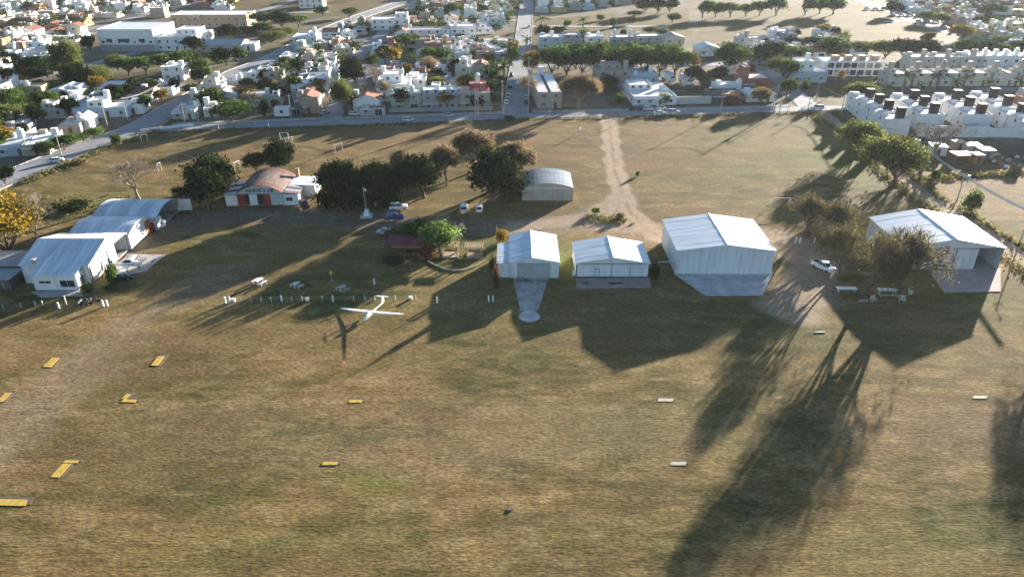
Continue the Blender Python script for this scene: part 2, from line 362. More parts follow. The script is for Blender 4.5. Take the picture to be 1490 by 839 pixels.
for seg in (pl((255, 176), (300, 152), (345, 126)),): strip('pavement', dens(seg), 1.5, .12, CONC, 0, th=.18)
# cross streets of the town
CROSS = [((-112, 335), (-3, 341)), ((-108, 402), (3, 408)), ((-104, 470), (6, 476)), ((10, 338), (108, 342)), ((8, 452), (95, 452)),
    ((-134, 300), (-250, 286)), ((-128, 436), (-330, 420)), ((-122, 512), (-400, 498)), ((-75, 345), (-70, 580)), ((-210, 290), (-185, 372)), ((-250, 425), (-225, 590)), ((-180, 440), (-160, 590)), ((-320, 430), (-300, 590)),
    ((185, 292), (300, 300)), ((112, 345), (150, 350)), ((230, 470), (420, 500)), ((300, 420), (330, 590))]
for i, (a, b_) in enumerate(CROSS): strip('town_street', dens([a, b_], 20), 6.5, .004 + .0005 * (i % 7) + (.0 if i % 2 else .002), ROADC)

# runway markings: painted slabs set in the grass, each a thing
YEL = mat('yellow_marking', (.62, .4, .06), .8, .12, 1.6, col2=(.36, .24, .07)); WHM = mat('white_marking', (.56, .5, .38), .8, .12, 1.6, col2=(.3, .24, .15)); BARE = mat('bare_soil', (.14, .105, .08), .95, .15, 1)
def marker(parts, col, label, soil=True, cat='runway marking', group='painted runway edge markings'):
    k = MB(); kb = MB(); cx = cy = 0; n = 0
    for poly in parts:
        wpoly = [G(*p) for p in poly]; n += len(wpoly); cx += sum(p[0] for p in wpoly); cy += sum(p[1] for p in wpoly)
    cx /= n; cy /= n
    r = thing('runway_marking', label, cat, (cx, cy, 0), group=group)
    for q_, poly in enumerate(parts):
        wp = [(G(*p)[0] - cx, G(*p)[1] - cy) for p in poly]
        k = MB().prism(wp, -.15, -.012 + .004 * q_); k.build('painted_slab', col, r)
        if soil:
            mx = sum(p[0] for p in wp) / len(wp); my = sum(p[1] for p in wp) / len(wp)
            MB().prism([(mx + (p[0] - mx) * 1.12 + .3, my + (p[1] - my) * 1.2 + .3) for p in wp], -.15, -.034 + .004 * q_).build('bare_soil', BARE, r)
    return r
marker([[(62, 533), (74, 534), (87, 520), (76, 519.5)]], YEL, 'slanted yellow slab, upper left one nearest the worn earth band')
marker([[(219, 531), (230, 531.5), (240, 518), (230, 517.5)]], YEL, 'slanted yellow slab, right of the worn earth band and above the L-shaped marking')
marker([[(-6, 584), (4, 584), (18, 571), (8, 570.5)]], YEL, 'slanted yellow slab cut by the left edge of the view')
marker([[(175, 584), (197, 585), (199, 581), (181, 580.5)], [(176, 580), (183, 580.5), (191, 573), (184, 572.5)]], YEL, 'small L-shaped yellow marking with dark soil beside it')
marker([[(73, 693), (86, 694), (104, 674), (91, 673.5)], [(91, 672.8), (113, 673), (114, 669), (95, 668.8)]], YEL, 'large angled yellow marking with a short bar across its top')
marker([[(-12, 734), (37, 735), (40, 726), (-8, 725)]], YEL, 'long flat yellow slab at the lower left corner')
marker([[(507, 585), (526, 585), (527, 581), (509, 581)]], YEL, 'small ochre runway marking left of the middle, upper row')
marker([[(468, 675.5), (491, 675.5), (492, 671), (471, 671)]], YEL, 'small ochre runway marking left of the middle, lower row')
marker([[(957, 583), (979, 583.5), (980, 579.5), (958, 579)]], WHM, 'cream runway marking right of the middle, upper row')
marker([[(975, 676), (998, 676), (999, 671), (977, 671)]], WHM, 'cream runway marking right of the middle, lower row')
marker([[(1415, 579), (1436, 579), (1437, 575.5), (1417, 575.5)]], WHM, 'white runway marking near the right edge of the view')

# concrete aprons
def slab(name, poly, z, m, label=None, cat=None):
    o = MB().prism([G(*p) for p in poly], -.15, z).build(name, m)
    o['kind'] = 'structure'; return o
slab('hangar_apron', [(747, 404.5), (798, 404.5), (782, 452.5), (757, 452.5)], .05, CONC)
cx, cy = G(770, 460)
o = MB().prism([(cx + 1.95 * cos(a * pi / 14), cy + 1.95 * sin(a * pi / 14)) for a in range(28)], -.1, .062).build('round_apron', CONCL); o['kind'] = 'structure'
slab('hangar_apron', [(838, 405), (946, 404), (947, 418.5), (839, 419.5)], .05, mat('apron_brown', (.33, .27, .24), .9, .12, .5, .2, 5))
o = MB().prism([(a[0], a[1]) for a in (G(884, 411.5), G(905, 410.5), G(908, 413), (G(888, 414.5)))], 0, .055).build('oil_stain', mat('oil', (.05, .045, .04), .7, .1)); o['kind'] = 'structure'
slab('hangar_apron', [(983, 400), (1125, 396.5), (1110, 429.5), (1027, 430)], .05, CONCL)
slab('hangar_apron', [(1352, 394), (1456, 390), (1456, 424), (1374, 425)], .05, mat('apron_pink', (.46, .35, .32), .9, .1, .4, .2, 4))
slab('hangar_apron', [(168, 388), (186, 369.5), (240, 370.5), (212, 395), (172, 400)], .05, CONC)
for a in ((197, 377), (210, 378), (223, 379)):
    x, y = G(*a); o = MB().box(x - .2, y - .9, 0, x + .2, y + .9, .056).build('apron_line', TRIM); o['kind'] = 'structure'
slab('path', [(45, 424), (116, 422), (122, 430), (60, 432)], .03, CONC)

# ------------------------------------------------------------------ building kit
CACHE = {}; SUBP = [True]
def win_me(w_, h, kind='window'):
    k = (kind, round(w_, 2), round(h, 2))
    if k not in CACHE:
        m = MB(); f = .07
        m.box(-w_ / 2, -.05, -h / 2, w_ / 2, .02, -h / 2 + f, 0).box(-w_ / 2, -.05, h / 2 - f, w_ / 2, .02, h / 2, 0)
        m.box(-w_ / 2, -.05, -h / 2 + f, -w_ / 2 + f, .02, h / 2 - f, 0).box(w_ / 2 - f, -.05, -h / 2 + f, w_ / 2, .02, h / 2 - f, 0)
        if w_ > 1: m.box(-f / 2, -.045, -h / 2 + f, f / 2, .02, h / 2 - f, 0)
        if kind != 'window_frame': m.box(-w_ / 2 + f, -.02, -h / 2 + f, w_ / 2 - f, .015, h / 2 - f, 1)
        if kind == 'window_frame': CACHE[('pane', round(w_, 2), round(h, 2))] = MB().box(-w_ / 2 + f, -.02, -h / 2 + f, w_ / 2 - f, .015, h / 2 - f).mesh('pane', GLASS)
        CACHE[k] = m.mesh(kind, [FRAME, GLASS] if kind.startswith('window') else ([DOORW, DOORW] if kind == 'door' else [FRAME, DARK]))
    return CACHE[k]
def opening(parent, x, y, z, w_, h, rz=0, kind='window'):
    """a window, door or dark carport sheet whose face is at (x, y), looking along -Y turned by rz"""
    if kind == 'window' and SUBP[0]:
        o = link('window', win_me(w_, h, 'window_frame'), parent, (x, y, z), rz); link('pane', CACHE[('pane', round(w_, 2), round(h, 2))], o); return o
    return link(kind, win_me(w_, h, kind), parent, (x, y, z), rz)
def gable_hangar(label, loc, rz, x0, x1, d, eave, apex, doorh, doors, wallm=HW, roofm=HR, npan=6, ax=None, name='hangar', trim=True, frontx=None, seams=True):
    r = thing(name, label, 'hangar', loc, rz)
    ax = (x0 + x1) / 2 if ax is None else ax; t = .14
    ze = eave; f0, f1 = frontx or (x0, x1)
    zt = lambda x: ze + (apex - ze) * (1 - abs(x - ax) / ((ax - x0) if x < ax else (x1 - ax)))
    for a, b_ in ((x0, x0 + t), (x1 - t, x1)):
        n = max(1, int(d / 2.6))
        for i in range(n): MB().box(a, i * d / n + .02, -.1, b_, (i + 1) * d / n - .02, ze - .08).build('side_wall_panel', wallm, r)
    MB().prof([(x0, -.1), (x1, -.1), (x1, ze - .08), (ax, apex - .1), (x0, ze - .08)], d - t, d - .01).build('back_wall', wallm, r)
    MB().prof([(x0, doorh + .06), (x1, doorh + .06), (x1, ze - .06), (ax, apex - .1), (x0, ze - .06)], 0, t).build('gable_wall', wallm, r)
    MB().box(x0 - .04, -.1, doorh - .06, x1 + .04, t + .04, doorh + .055).build('door_rail', TRIM if trim else wallm, r)
    MB().box(x0 + .02, .05, -.1, x1 - .02, d - .2, -.02 + .07).build('floor_slab', CONC, r)
    for dd in doors:
        a, b_, m_ = dd[:3]; off = dd[3] if len(dd) > 3 else -.02
        if m_ is None: continue
        k = MB().box(a + .03, off, .03, b_ - .03, off + .1, doorh - .07); k.build('door_panel', m_, r)
        if trim:
            MB().box(a - .035, off - .03, .0, a + .035, off + .12, doorh - .065).build('door_post', TRIM, r)
    for xx in (x0, x1): MB().box(xx - .06, -.03, -.1, xx + .06, t + .03, doorh - .065).build('corner_post', TRIM if trim else wallm, r)
    ov = .25
    for side, (xa, xb) in enumerate(((x0 - ov, ax), (ax, x1 + ov))):
        sl_ = (apex - ze) / ((ax - x0) if side == 0 else (x1 - ax))
        za = ze - ov * sl_ if side == 0 else apex; zb = apex if side == 0 else ze - ov * sl_
        for i in range(npan):
            y0_, y1_ = -ov + (d + 2 * ov) * i / npan, -ov + (d + 2 * ov) * (i + 1) / npan
            g_ = .035 if seams else .01
            dz = .012 * (i % 2)
            MB().prof([(xa, za + dz), (xb, zb + dz), (xb, zb + .07 + dz), (xa, za + .07 + dz)], y0_ + g_, y1_ - .0).build('roof_panel', roofm, r)
    MB().prof([(ax - .25, apex + .03), (ax + .25, apex + .03), (ax, apex + .15)], -ov - .02, d + ov + .02).build('ridge_cap', WHITEP, r)
    for side, (xa, za, xb, zb) in enumerate(((x0 - ov, ze - .1, ax, apex - .02), (ax, apex - .02, x1 + ov, ze - .1))):
        MB().prof([(xa, za - .12), (xb, zb - .12), (xb, zb + .1), (xa, za + .1)], -ov - .06, -ov - .01).build('barge_board', WHITEP, r)
    return r
def arch_pts(x0, x1, ze, za, n=12):
    w2 = (x1 - x0) / 2; rise = za - ze; Rr = (w2 * w2 + rise * rise) / (2 * rise); cz = za - Rr; a = math.asin(min(1, w2 / Rr))
    return [((x0 + x1) / 2 + Rr * sin(-a + 2 * a * i / n), cz + Rr * cos(-a + 2 * a * i / n)) for i in range(n + 1)]
def arch_hangar(label, loc, rz, x0, x1, d, ze, za, doorh, doors, wallm, roofm, npan=5, name='hangar', front=True, gablem=None, seg=12):
    r = thing(name, label, 'hangar' if name == 'hangar' else name, loc, rz); t = .14; ap = arch_pts(x0, x1, ze, za, seg)
    for a, b_ in ((x0, x0 + t), (x1 - t, x1)): MB().box(a, .02, -.1, b_, d - .02, ze - .05).build('side_wall', wallm, r)
    low = [(p[0], p[1] - .1) for p in ap]
    MB().prof([(x0, -.1), (x1, -.1)] + low[::-1], d - t, d - .01).build('back_wall', wallm, r)
    if front: MB().prof([(x0, doorh + .03), (x1, doorh + .03)] + low[::-1], 0, t).build('gable_wall', gablem or wallm, r)
    MB().box(x0 + .02, .05, -.1, x1 - .02, d - .2, .05).build('floor_slab', CONC, r)
    for dd in doors:
        a, b_, m_ = dd[:3]; off = dd[3] if len(dd) > 3 else -.02
        if m_: MB().box(a + .03, off, .03, b_ - .03, off + .1, doorh - .02).build('door_panel', m_, r)
    for i in range(npan):
        y0_, y1_ = -.2 + (d + .4) * i / npan + .03, -.2 + (d + .4) * (i + 1) / npan
        dz = .015 * (i % 2)
        MB().prof([(p[0], p[1] + dz) for p in ap] + [(p[0], p[1] + .07 + dz) for p in ap[::-1]], y0_, y1_).build('roof_panel', roofm[i % len(roofm)] if isinstance(roofm, list) else roofm, r)
    return r

# ------------------------------------------------------------------ the four hangars of the flight line
h1 = gable_hangar('small white gabled hangar with lean-to on its left and a tapering concrete apron', (0, 129.8, 0), 0, -.35, 9.4, 13.0, 3.6, 4.6, 3.35,
    [(1.2, 7.6, HG, -.3)], npan=7, ax=4.0, trim=False)
MB().box(-.2, .01, 0, 1.17, .13, 3.28).build('front_wall', HW, h1); MB().box(7.63, .01, 0, 9.27, .13, 3.28).build('front_wall', HW, h1)
MB().box(-2.9, .3, -.1, -.4, 9.6, 3.05).build('lean_to', HW, h1)
for i in range(4): MB().prof([(-3.1, 3.07), (-.42, 3.42), (-.42, 3.5), (-3.1, 3.15)], .05 + i * 2.42, .02 + (i + 1) * 2.42).build('lean_to_roof_panel', HR, h1)
h2 = gable_hangar('low white gabled hangar with brown apron and small personnel door in its front', (0, 130.0, 0), 0, 13.0, 27.6, 9.8, 3.25, 4.55, 3.05,
    [(13.1, 16.6, HW), (16.6, 20.2, HW), (20.2, 23.9, HW), (23.9, 27.5, HW)], npan=5)
k = MB(); k.box(16.8, -.07, .05, 16.88, -.01, 1.95).box(17.6, -.07, .05, 17.68, -.01, 1.95).box(16.88, -.07, 1.87, 17.6, -.01, 1.95); k.build('personnel_door_frame', TRIM, h2)
MB().box(12.9, -.1, .05, 27.7, -.04, .2).build('door_sill', TRIM, h2)
MB().box(12.3, -.1, .4, 12.8, .4, 1.4).build('gas_cabinet', WHITEP, h2)
h3 = gable_hangar('largest white gabled hangar in the middle right with pale splayed apron', (0, 131.4, 0), 0, 33.4, 53.0, 15.6, 5.35, 6.7, 5.1,
    [(33.5, 39.9, HW), (39.9, 46.4, HW), (46.4, 52.9, HW)], npan=8, trim=False)
MB().box(30.0, 1.6, 1.9, 33.4, 1.75, 2.0).build('side_rail', WHITEP, h3); MB().box(30, 1.6, -.1, 30.1, 1.75, 1.88).build('side_rail_post', WHITEP, h3)
h4 = gable_hangar('white gabled hangar at the right with its right-hand bay standing open behind pink apron', (0, 133.6, 0), 0, 80.0, 100.7, 15.6, 5.0, 6.9, 4.75,
    [(80.1, 83.6, HW), (83.6, 87.0, HW), (87.0, 90.3, HW), (90.3, 91.2, HW, .12), (91.2, 95.7, HW)], npan=6)
MB().box(96.0, 3, .06, 96.5, 6, .9).build('workbench', CONC, h4)

# ------------------------------------------------------------------ joined hangars at the left
A = gable_hangar('white hangar at far left, sunlit door side, blue-shaded front roof slope and annex', (-84.0, 135.2, 0), pi / 2, -7.6, 7.9, 13.4, 3.9, 6.1, 3.7,
    [(-6.9, -4.9, HW), (-4.9, -3.0, HW), (-3.0, -1.0, HW), (-1.0, -.1, HW, .1), (-.1, 1.4, HW), (1.4, 2.9, HW)], npan=6, trim=True)
k = MB(); k.box(-10.5, 1.1, -.1, -7.65, 9.7, 3.25); k.build('annex', WHITEP, A)
for i in range(5): MB().prof([(-10.8, 3.3), (-7.9, 3.84), (-7.9, 3.92), (-10.8, 3.38)], .9 + i * 1.8, .87 + (i + 1) * 1.8).build('annex_roof_panel', HR, A)
opening(A, -10.5, 7.4, 1.7, 2.4, .6, -pi / 2); opening(A, -10.5, 3.1, 1.35, 2.9, 1.5, -pi / 2); opening(A, -8.9, 1.1, 1.3, 1.6, 2.0, 0)
k = MB(); k.box(-7.3, 10.4, 4.1, -6.6, 11.1, 5.0); k.box(-7.45, 10.3, 4.9, -6.45, 11.2, 4.98); k.build('roof_vent', CONC, A)
MB().tube((-10.6, 5.3, 0), (-10.6, 5.3, 3.2), .05).build('downpipe', FRAME, A)
B2 = arch_hangar('middle white hangar with shallow arched roof joined behind the far left hangar', (-83.4, 148.4, 0), pi / 2, -5.1, 5.1, 12.8, 3.4, 4.5, 3.2,
    [(-5, -2.6, HW), (-2.6, 0, HW), (0, 2.4, HW), (2.4, 4.9, mat('door_orange', (.45, .13, .05), .6, .15))], HW, HR, 5)
B3 = arch_hangar('rear blue-grey arched hangar with open front and a white door leaf swung out', (-82.0, 159.6, 0), pi / 2, -5.9, 5.9, 14.6, 2.9, 4.3, 2.8,
    [(-5.8, -3.6, HW), ], HG, [HR, mat('sheet_blue_grey', (.5, .54, .58), .45, .08, .3)], 6, front=False)
MB().box(5.9, -3.2, .05, 6.0, -.1, 3.0).build('door_leaf', WHITEP, B3)
MB().box(-5.8, 8, .0, 5.8, 8.2, 2.8).build('inner_partition', HG, B3)
SH = thing('shed', 'grey tin-roofed shed behind the yellow tree at the left edge', 'shed', (-104, 127.5, 0))
MB().box(-4.5, 2.5, -.1, 4.5, 9, 2.6).build('wall', mat('boards_dark', (.15, .13, .12), .9, .2, 1.5), SH); MB().box(-2, -2.5, -.1, 5.3, 2.45, 2.0).build('side_room', MATS['boards_dark'], SH)
for i in range(4): MB().prof([(-5 + i * 2.5, 2.7), (-5 + i * 2.5 + 2.46, 2.7), (-5 + i * 2.5 + 2.46, 2.78), (-5 + i * 2.5, 2.78)], 2.2, 9.3).build('roof_panel', ROOF['metal'], SH)
for i in range(4): MB().prof([(-2.2 + i * 1.95, 2.1), (-2.2 + i * 1.95 + 1.9, 2.1), (-2.2 + i * 1.95 + 1.9, 2.18), (-2.2 + i * 1.95, 2.18)], -2.8, 2.15).build('side_roof_panel', ROOF['metal'], SH)
k = MB()
for i in range(7): k.box(-1.5 + i * .9, -2.56, 0, -1.38 + i * .9, -2.51, 1.7)
k.build('picket_fence', CONCL, SH)

# ------------------------------------------------------------------ grey arched shed in the middle
ar = arch_hangar('grey arched tin hangar alone behind the shaded car park', (9.0, 172.2, 0), 0, -6.5, 6.5, 11.2, 3.35, 4.6, 3.3,
    [(-6.4 + 2.56 * i, -6.4 + 2.56 * (i + 1), mat('sheet_dull', (.34, .33, .29), .55, .1, .4)) for i in range(5)], MATS['sheet_dull'], mat('sheet_slate', (.2, .24, .28), .5, .12, .3), 7)  # roof sheets in one even dark blue-grey
MB().box(-6.6, -.12, 3.22, 6.6, -.05, 3.36).build('eave_trim', HW, ar)

# ------------------------------------------------------------------ clubhouse with the arched rusty roof
RUST = mat('roof_rust', (.15, .06, .045), .85, .15, .8, col2=(.09, .05, .04), stretch=(1, .3, 1)); RUSTP = mat('roof_weathered', (.17, .13, .12), .8, .25, .9, col2=(.085, .045, .04), stretch=(1.5, .25, 1))
DRED = mat('door_red', (.33, .045, .03), .65, .15, .8)
cl = arch_hangar('clubhouse with arched rusty tin roof and lettering over red and white doors', (-62.7, 169.0, 0), R_(2), -5.9, 5.8, 13.2, 3.05, 5.15, 2.95,
    [(-5.8, -3.85, DRED), (-2.85, -.85, HW), (.55, 2.4, DRED), (2.4, 2.42, DRED)][:3] + [(.55 + 1.9, 4.4, DRED)][:0] + [], mat('club_wall', (.5, .52, .52), .7, .08), [RUST, RUSTP, RUSTP, RUSTP, RUSTP, RUST], 6, name='clubhouse', seg=16)
MB().box(2.43, -.02, .03, 5.7, .1, 2.93).build('front_wall', MATS['club_wall'], cl)
k = MB().box(-8.8, .02, -.1, -5.95, 9, 2.6); k.build('left_room', WHITEP, cl)
for i in range(5): MB().prof([(-9.1, 2.62), (-5.95, 3.02), (-5.95, 3.1), (-9.1, 2.7)], -.2 + i * 1.9, -.25 + (i + 1) * 1.9).build('left_roof_panel', [ROOF['silver'], RUSTP][i % 2], cl)
MB().box(5.85, .02, -.1, 9.3, 5.6, 2.75).build('right_room', WHITEP, cl); opening(cl, 7.0, .02, 1.5, 1.7, 1.1)
for i in range(4): MB().prof([(5.85, 3.25), (9.6, 2.8), (9.6, 2.88), (5.85, 3.33)], -.2 + i * 1.5, -.25 + (i + 1) * 1.5).build('right_roof_panel', [RUSTP, ROOF['metal']][i % 2], cl)
MB().box(5.86, 5.65, -.1, 12.3, 12.2, 2.9).build('rear_room', WHITEP, cl)
for i in range(4): MB().prof([(5.86, 2.98 + .2), (12.5, 2.95), (12.5, 3.02), (5.86, 3.25)], 5.5 + i * 1.72, 5.45 + (i + 1) * 1.72).build('rear_roof_panel', ROOF['silver'], cl)
opening(cl, 12.3, 8.5, 1.5, 1.2, 1.2, pi / 2)
k = MB().box(6.3, 11.6, 2.9, 7.1, 12.4, 5.2).box(6.15, 11.45, 5.2, 7.25, 12.55, 5.4); k.build('chimney', W['terracotta'], cl)
MB().box(-5.8, -.08, 2.9, 5.7, -.03, 3.02).build('door_rail', TRIM, cl)
for i, chh in enumerate('AEROCLUB'):
    cu = bpy.data.curves.new('letter', 'FONT'); cu.body = chh; cu.size = 1.25; cu.extrude = .03; cu.align_x = 'CENTER'
    me_o = bpy.data.objects.new('letter', cu); COL.objects.link(me_o); me_o.parent = cl
    xx = (i - 3.5) * .88; me_o.location = (xx, -.06, 3.55 - .012 * xx * xx); me_o.rotation_euler = (pi / 2, R_(xx * 1.2), 0)
    cu.offset = .03; bpy.context.view_layer.update(); me_l = bpy.data.meshes.new_from_object(me_o); me_l.materials.clear(); me_l.materials.append(mat('lettering', (.02, .03, .05), .5, .03))
    lo, ro = me_o.location.copy(), me_o.rotation_euler.copy(); bpy.data.objects.remove(me_o); nl = link('letter', me_l, cl); nl.location = lo; nl.rotation_euler = ro

# shelter with dark red roof, and two timber arbours
st = thing('picnic_shelter', 'long picnic shelter with dark red roof beside the green tree', 'shelter', (*G(589, 371), 0), R_(-2))
MAR = mat('roof_maroon', (.16, .02, .035), .6, .15, .8)
for i in range(5):
    MB().prof([(-4.0 + i * 1.6, 0), (-4.0 + i * 1.6 + 1.57, 0), (-4.0 + i * 1.6 + 1.57, .06), (-4.0 + i * 1.6, .06)], 0, 1).build('roof_panel', MAR, st)
for o in [c_ for c_ in st.children]:
    for vv in o.data.vertices: vv.co.z += 2.4 + vv.co.y * .5; vv.co.y = vv.co.y * 4.2 - .2
for x in (-3.7, 0, 3.7):
    for y in (.1, 3.6): MB().box(x - .1, y - .1, -.1, x + .1, y + .1, 2.4 + y * .12).build('post', BARK, st)
MB().box(-3.7, 3.5, -.1, 3.7, 3.62, 1.2).build('low_wall', W['terracotta'], st)
ARB = mat('arbour_timber', (.38, .28, .17), .85, .15, 2)
def arbour(px, py, label):
    r = thing('arbour', label, 'arbour', (*G(px, py), 0), group='timber arbours on the lawn')
    k = 3.6
    for x in (-1.6, 1.6):
        for y in (-1.0, 1.0): MB().box(x - .12, y - .12, -.1, x + .12, y + .12, 2.15).build('post', ARB, r)
    for y in (-1.0, 1.0): MB().box(-1.9, y - .08, 2.16, 1.9, y + .08, 2.32).build('beam', ARB, r)
    for i in range(11): MB().box(-1.95 + i * .37, -1.45, 2.33, -1.73 + i * .37, 1.45, 2.42).build('roof_slat', ARB, r)
    MB().box(-1.3, .55, .4, 1.3, .95, .48).build('bench_seat', ARB, r); MB().box(-1.3, .95, .48, 1.3, 1.02, .95).build('bench_back', ARB, r)
    for x in (-1.1, 1.1): MB().box(x - .06, .6, -.1, x + .06, .9, .395).build('bench_leg', ARB, r)
    MB().box(-1.75, -1.5, -.1, 1.75, 1.2, .03).build('paving', W['tan'], r)
    return r
arbour(655, 370, 'timber slatted arbour over a bench, under the edge of the round green tree'); arbour(690, 371, 'timber slatted arbour over a bench, standing alone nearest the small hangar')
kb = MB(); edge = pl((622, 379.5), (628, 383), (636, 386.6), (648, 391.5), (660, 393), (675, 392.8), (692, 387), (706, 379))
strip('lawn_border', dens(edge, 1.2), .3, .14, W['tan'], th=.25, kind='structure')

# ------------------------------------------------------------------ flagpole, signs, posts
fp = thing('flagpole', 'flagpole on a white stepped monument beside the parked cars', 'flagpole', (*G(534, 314), 0))
MB().box(-1.4, -1.4, -.1, 1.4, 1.4, .22).build('base_step', CONCL, fp)
MB().loft([[(-a, -a, z), (a, -a, z), (a, a, z), (-a, a, z)] for a, z in ((.65, .22), (.45, 1.6))]).build('pedestal', WHITEP, fp)
MB().tube((0, 0, 1.6), (-.25, 0, 7.6), .07, .04, 8).build('pole', WHITEP, fp)
MB().add([(-.25, 0, 7.4), (.55, -.1, 6.7), (.5, -.15, 6.2), (-.23, 0, 6.7)], [(0, 1, 2, 3)]).build('flag', WHITEP, fp)
bn = thing('litter_bin', 'small white litter bin near the flagpole', 'bin', (*G(546.5, 299.5), 0)); MB().tube((0, 0, .25), (0, 0, 1.0), .32, .36, 10).build('drum', WHITEP, bn); MB().tube((0, 0, -.1), (0, 0, .25), .05).build('post', POLE, bn)
sg = thing('wind_sign', 'yellow diamond board on a post in the shaded grass', 'sign', (*G(483, 409), 0))
MB().tube((0, 0, -.1), (0, 0, 1.7), .06).build('post', CONCL, sg); MB().prof([(-.5, 1.9), (0, 1.35), (.55, 1.9), (0, 2.5)], -.03, .03).build('board', mat('sign_yellow', (.45, .4, .06), .6, .05), sg)
pm_ = MB().box(-.07, -.07, -.1, .07, .07, 1.0).mesh('post', CONCL); pw_ = MB().box(-.14, -.1, -.1, .14, .1, 1.25).mesh('post', WHITEP); pt_ = MB().box(-.07, -.07, -.1, .07, .07, 1.9).mesh('post', CONCL)
fn = thing('wire_fence', 'low post and wire fence crossing the grass above the glider', 'fence', (*G(330, 439.5), 0))
fx = [(350, 439, 0), (365.5, 438.6, 0), (380.5, 438.5, 0), (394.5, 438.3, 0), (410, 438, 1), (425, 437.8, 0), (440, 437.6, 0), (469, 437.2, 0), (484.7, 438, 1), (514.8, 436.8, 0), (530.9, 436.6, 0), (545.5, 436.4, 0), (575, 436, 0), (605, 435.8, 0)]
f0 = Vector((*G(330, 439.5), 0)); kw = MB(); prev = f0
for x, y, wv in fx:
    p = Vector((*G(x, y), 0)); link('post', pw_ if wv else pm_, fn, p - f0)
    for z in (.5, .85): kw.tube(prev - f0 + Vector((0, 0, z)), p - f0 + Vector((0, 0, z)), .012, n=3)
    prev = p
kw.build('wire', WIRE, fn)
for lab, px, py in (('white bollard, left of a close pair at the end of the wire fence', 328, 440), ('white bollard, right of a close pair at the end of the wire fence', 334.5, 439.5),
    ('white bollard standing alone in the shaded grass above the glider', 544.6, 413), ('white bollard in the hangar shade midway along the grass', 636, 440), ('white bollard, left of the pair in front of the small hangar', 711, 438),
    ('white bollard, right of the pair in front of the small hangar', 717.5, 438), ('white bollard, left of the pair near the motorcycles', 150.5, 445), ('white bollard, right of the pair near the motorcycles', 156.5, 444.5),
    ('white bollard, leftmost of three behind the large hangar', 1157.5, 353), ('white bollard, middle of three behind the large hangar', 1163.5, 353), ('white bollard, rightmost of three behind the large hangar', 1184.8, 353)):
    o = link('bollard', pw_, None, (*G(px, py), 0)); tag(o, lab, 'bollard', 'white bollards')
for px, py, lab in ((340, 437.5, 'small white box on the grass beside the bollard pair'), (447, 436.5, 'small white box by the wire fence below the picnic set'), (597.5, 434.5, 'small cream box alone on the sunlit grass right of the glider')):
    o = MB().box(-.3, -.25, -.1, .3, .25, .45).box(-.34, -.29, .45, .34, .29, .52).build('marker_box', WHITEP); o.location = (*G(px, py), 0); tag(o, lab, 'box')
lf = thing('wire_fence', 'post and wire fence with leaning posts in front of the far left hangar', 'fence', (*G(96, 443), 0)); l0 = Vector((*G(96, 443), 0)); kw = MB(); prev = None
for x, y, me_ in ((-20, 452, pm_), (5, 449, pm_), (31, 447, pm_), (52, 444.5, pm_), (62.5, 443.8, pm_), (86, 448, pw_), (97, 443, pt_)):
    p = Vector((*G(x, y), 0)); link('post', me_, lf, p - l0)
    if prev is not None:
        for z in (.4, .8): kw.tube(prev - l0 + Vector((0, 0, z)), p - l0 + Vector((0, 0, z)), .012, n=3)
    prev = p
kw.build('wire', WIRE, lf)

def picnic(px, py, lab, rz=0, s=1.0, top=CONCL):
    r = thing('picnic_table', lab, 'picnic table', (*G(px, py), 0), rz, 'concrete picnic sets on the grass', (s,) * 3)
    MB().box(-.75, -.4, .68, .75, .4, .78).build('table_top', top, r)
    for x in (-.5, .5): MB().box(x - .1, -.3, -.1, x + .1, .3, .675).build('table_leg', CONC, r)
    for y in (-.95, .95):
        MB().box(-.75, y - .18, .4, .75, y + .18, .48).build('bench', top, r)
        for x in (-.55, .55): MB().box(x - .08, y - .15, -.1, x + .08, y + .15, .395).build('bench_leg', CONC, r)
    return r
picnic(377.5, 412, 'pale concrete picnic table with benches, leftmost of three on the shaded grass', 1.1, 1.15, WHITEP)
picnic(432, 417, 'grey concrete picnic table with benches, middle of three on the shaded grass', 1.1, 1.05, CONCL)
picnic(498.5, 422, 'dark grey concrete picnic table with benches, rightmost of three on the shaded grass', 1.0, 1.05, CONC)
# tables under the olive trees
def bench_table(px, py, wd, label, shade=False):
    r = thing('picnic_table', label, 'picnic table', (*G(px, py), 0), R_(-3))
    MB().box(-wd / 2, -.5, 1.0 if shade else .68, wd / 2, .6, 1.1 if shade else .8).build('table_top', WHITEP, r)
    for x in (-wd / 2 + .4, wd / 2 - .4): MB().box(x - .1, -.4, -.1, x + .1, .5, .995 if shade else .675).build('table_leg', CONC, r)
    if shade: MB().box(-wd / 2, -1.3, .35, wd / 2, -.95, .42).build('bench', CONCL, r); MB().box(-wd / 2 + .2, -1.2, -.1, -wd / 2 + .35, -1.05, .345).build('bench_leg', CONC, r); MB().box(wd / 2 - .35, -1.2, -.1, wd / 2 - .2, -1.05, .345).build('bench_leg', CONC, r)
    return r
bench_table(1231, 424, 3.8, 'long white table on the grass left of the olive trees'); bench_table(1290, 428, 3.7, 'long white table with bench between the two olive tree trunks', True)
def chair(px, py, rz, lab):
    r = thing('concrete_chair', lab, 'seat', (*G(px, py), 0), rz)
    MB().box(-.55, -.35, .35, .55, .4, .47).build('seat', CONCL, r); MB().box(-.55, .4, .3, .55, .52, 1.05).build('backrest', CONCL, r)
    for x in (-.5, .35): MB().box(x, -.3, -.1, x + .15, .35, .345).build('leg', CONC, r)
chair(1271, 438, R_(15), 'pale concrete seat below the left olive tree trunk'); chair(1312, 438, R_(-20), 'pale concrete seat below the right olive tree trunk')
chair(1325, 427, R_(60), 'concrete seat right of the right olive tree trunk')
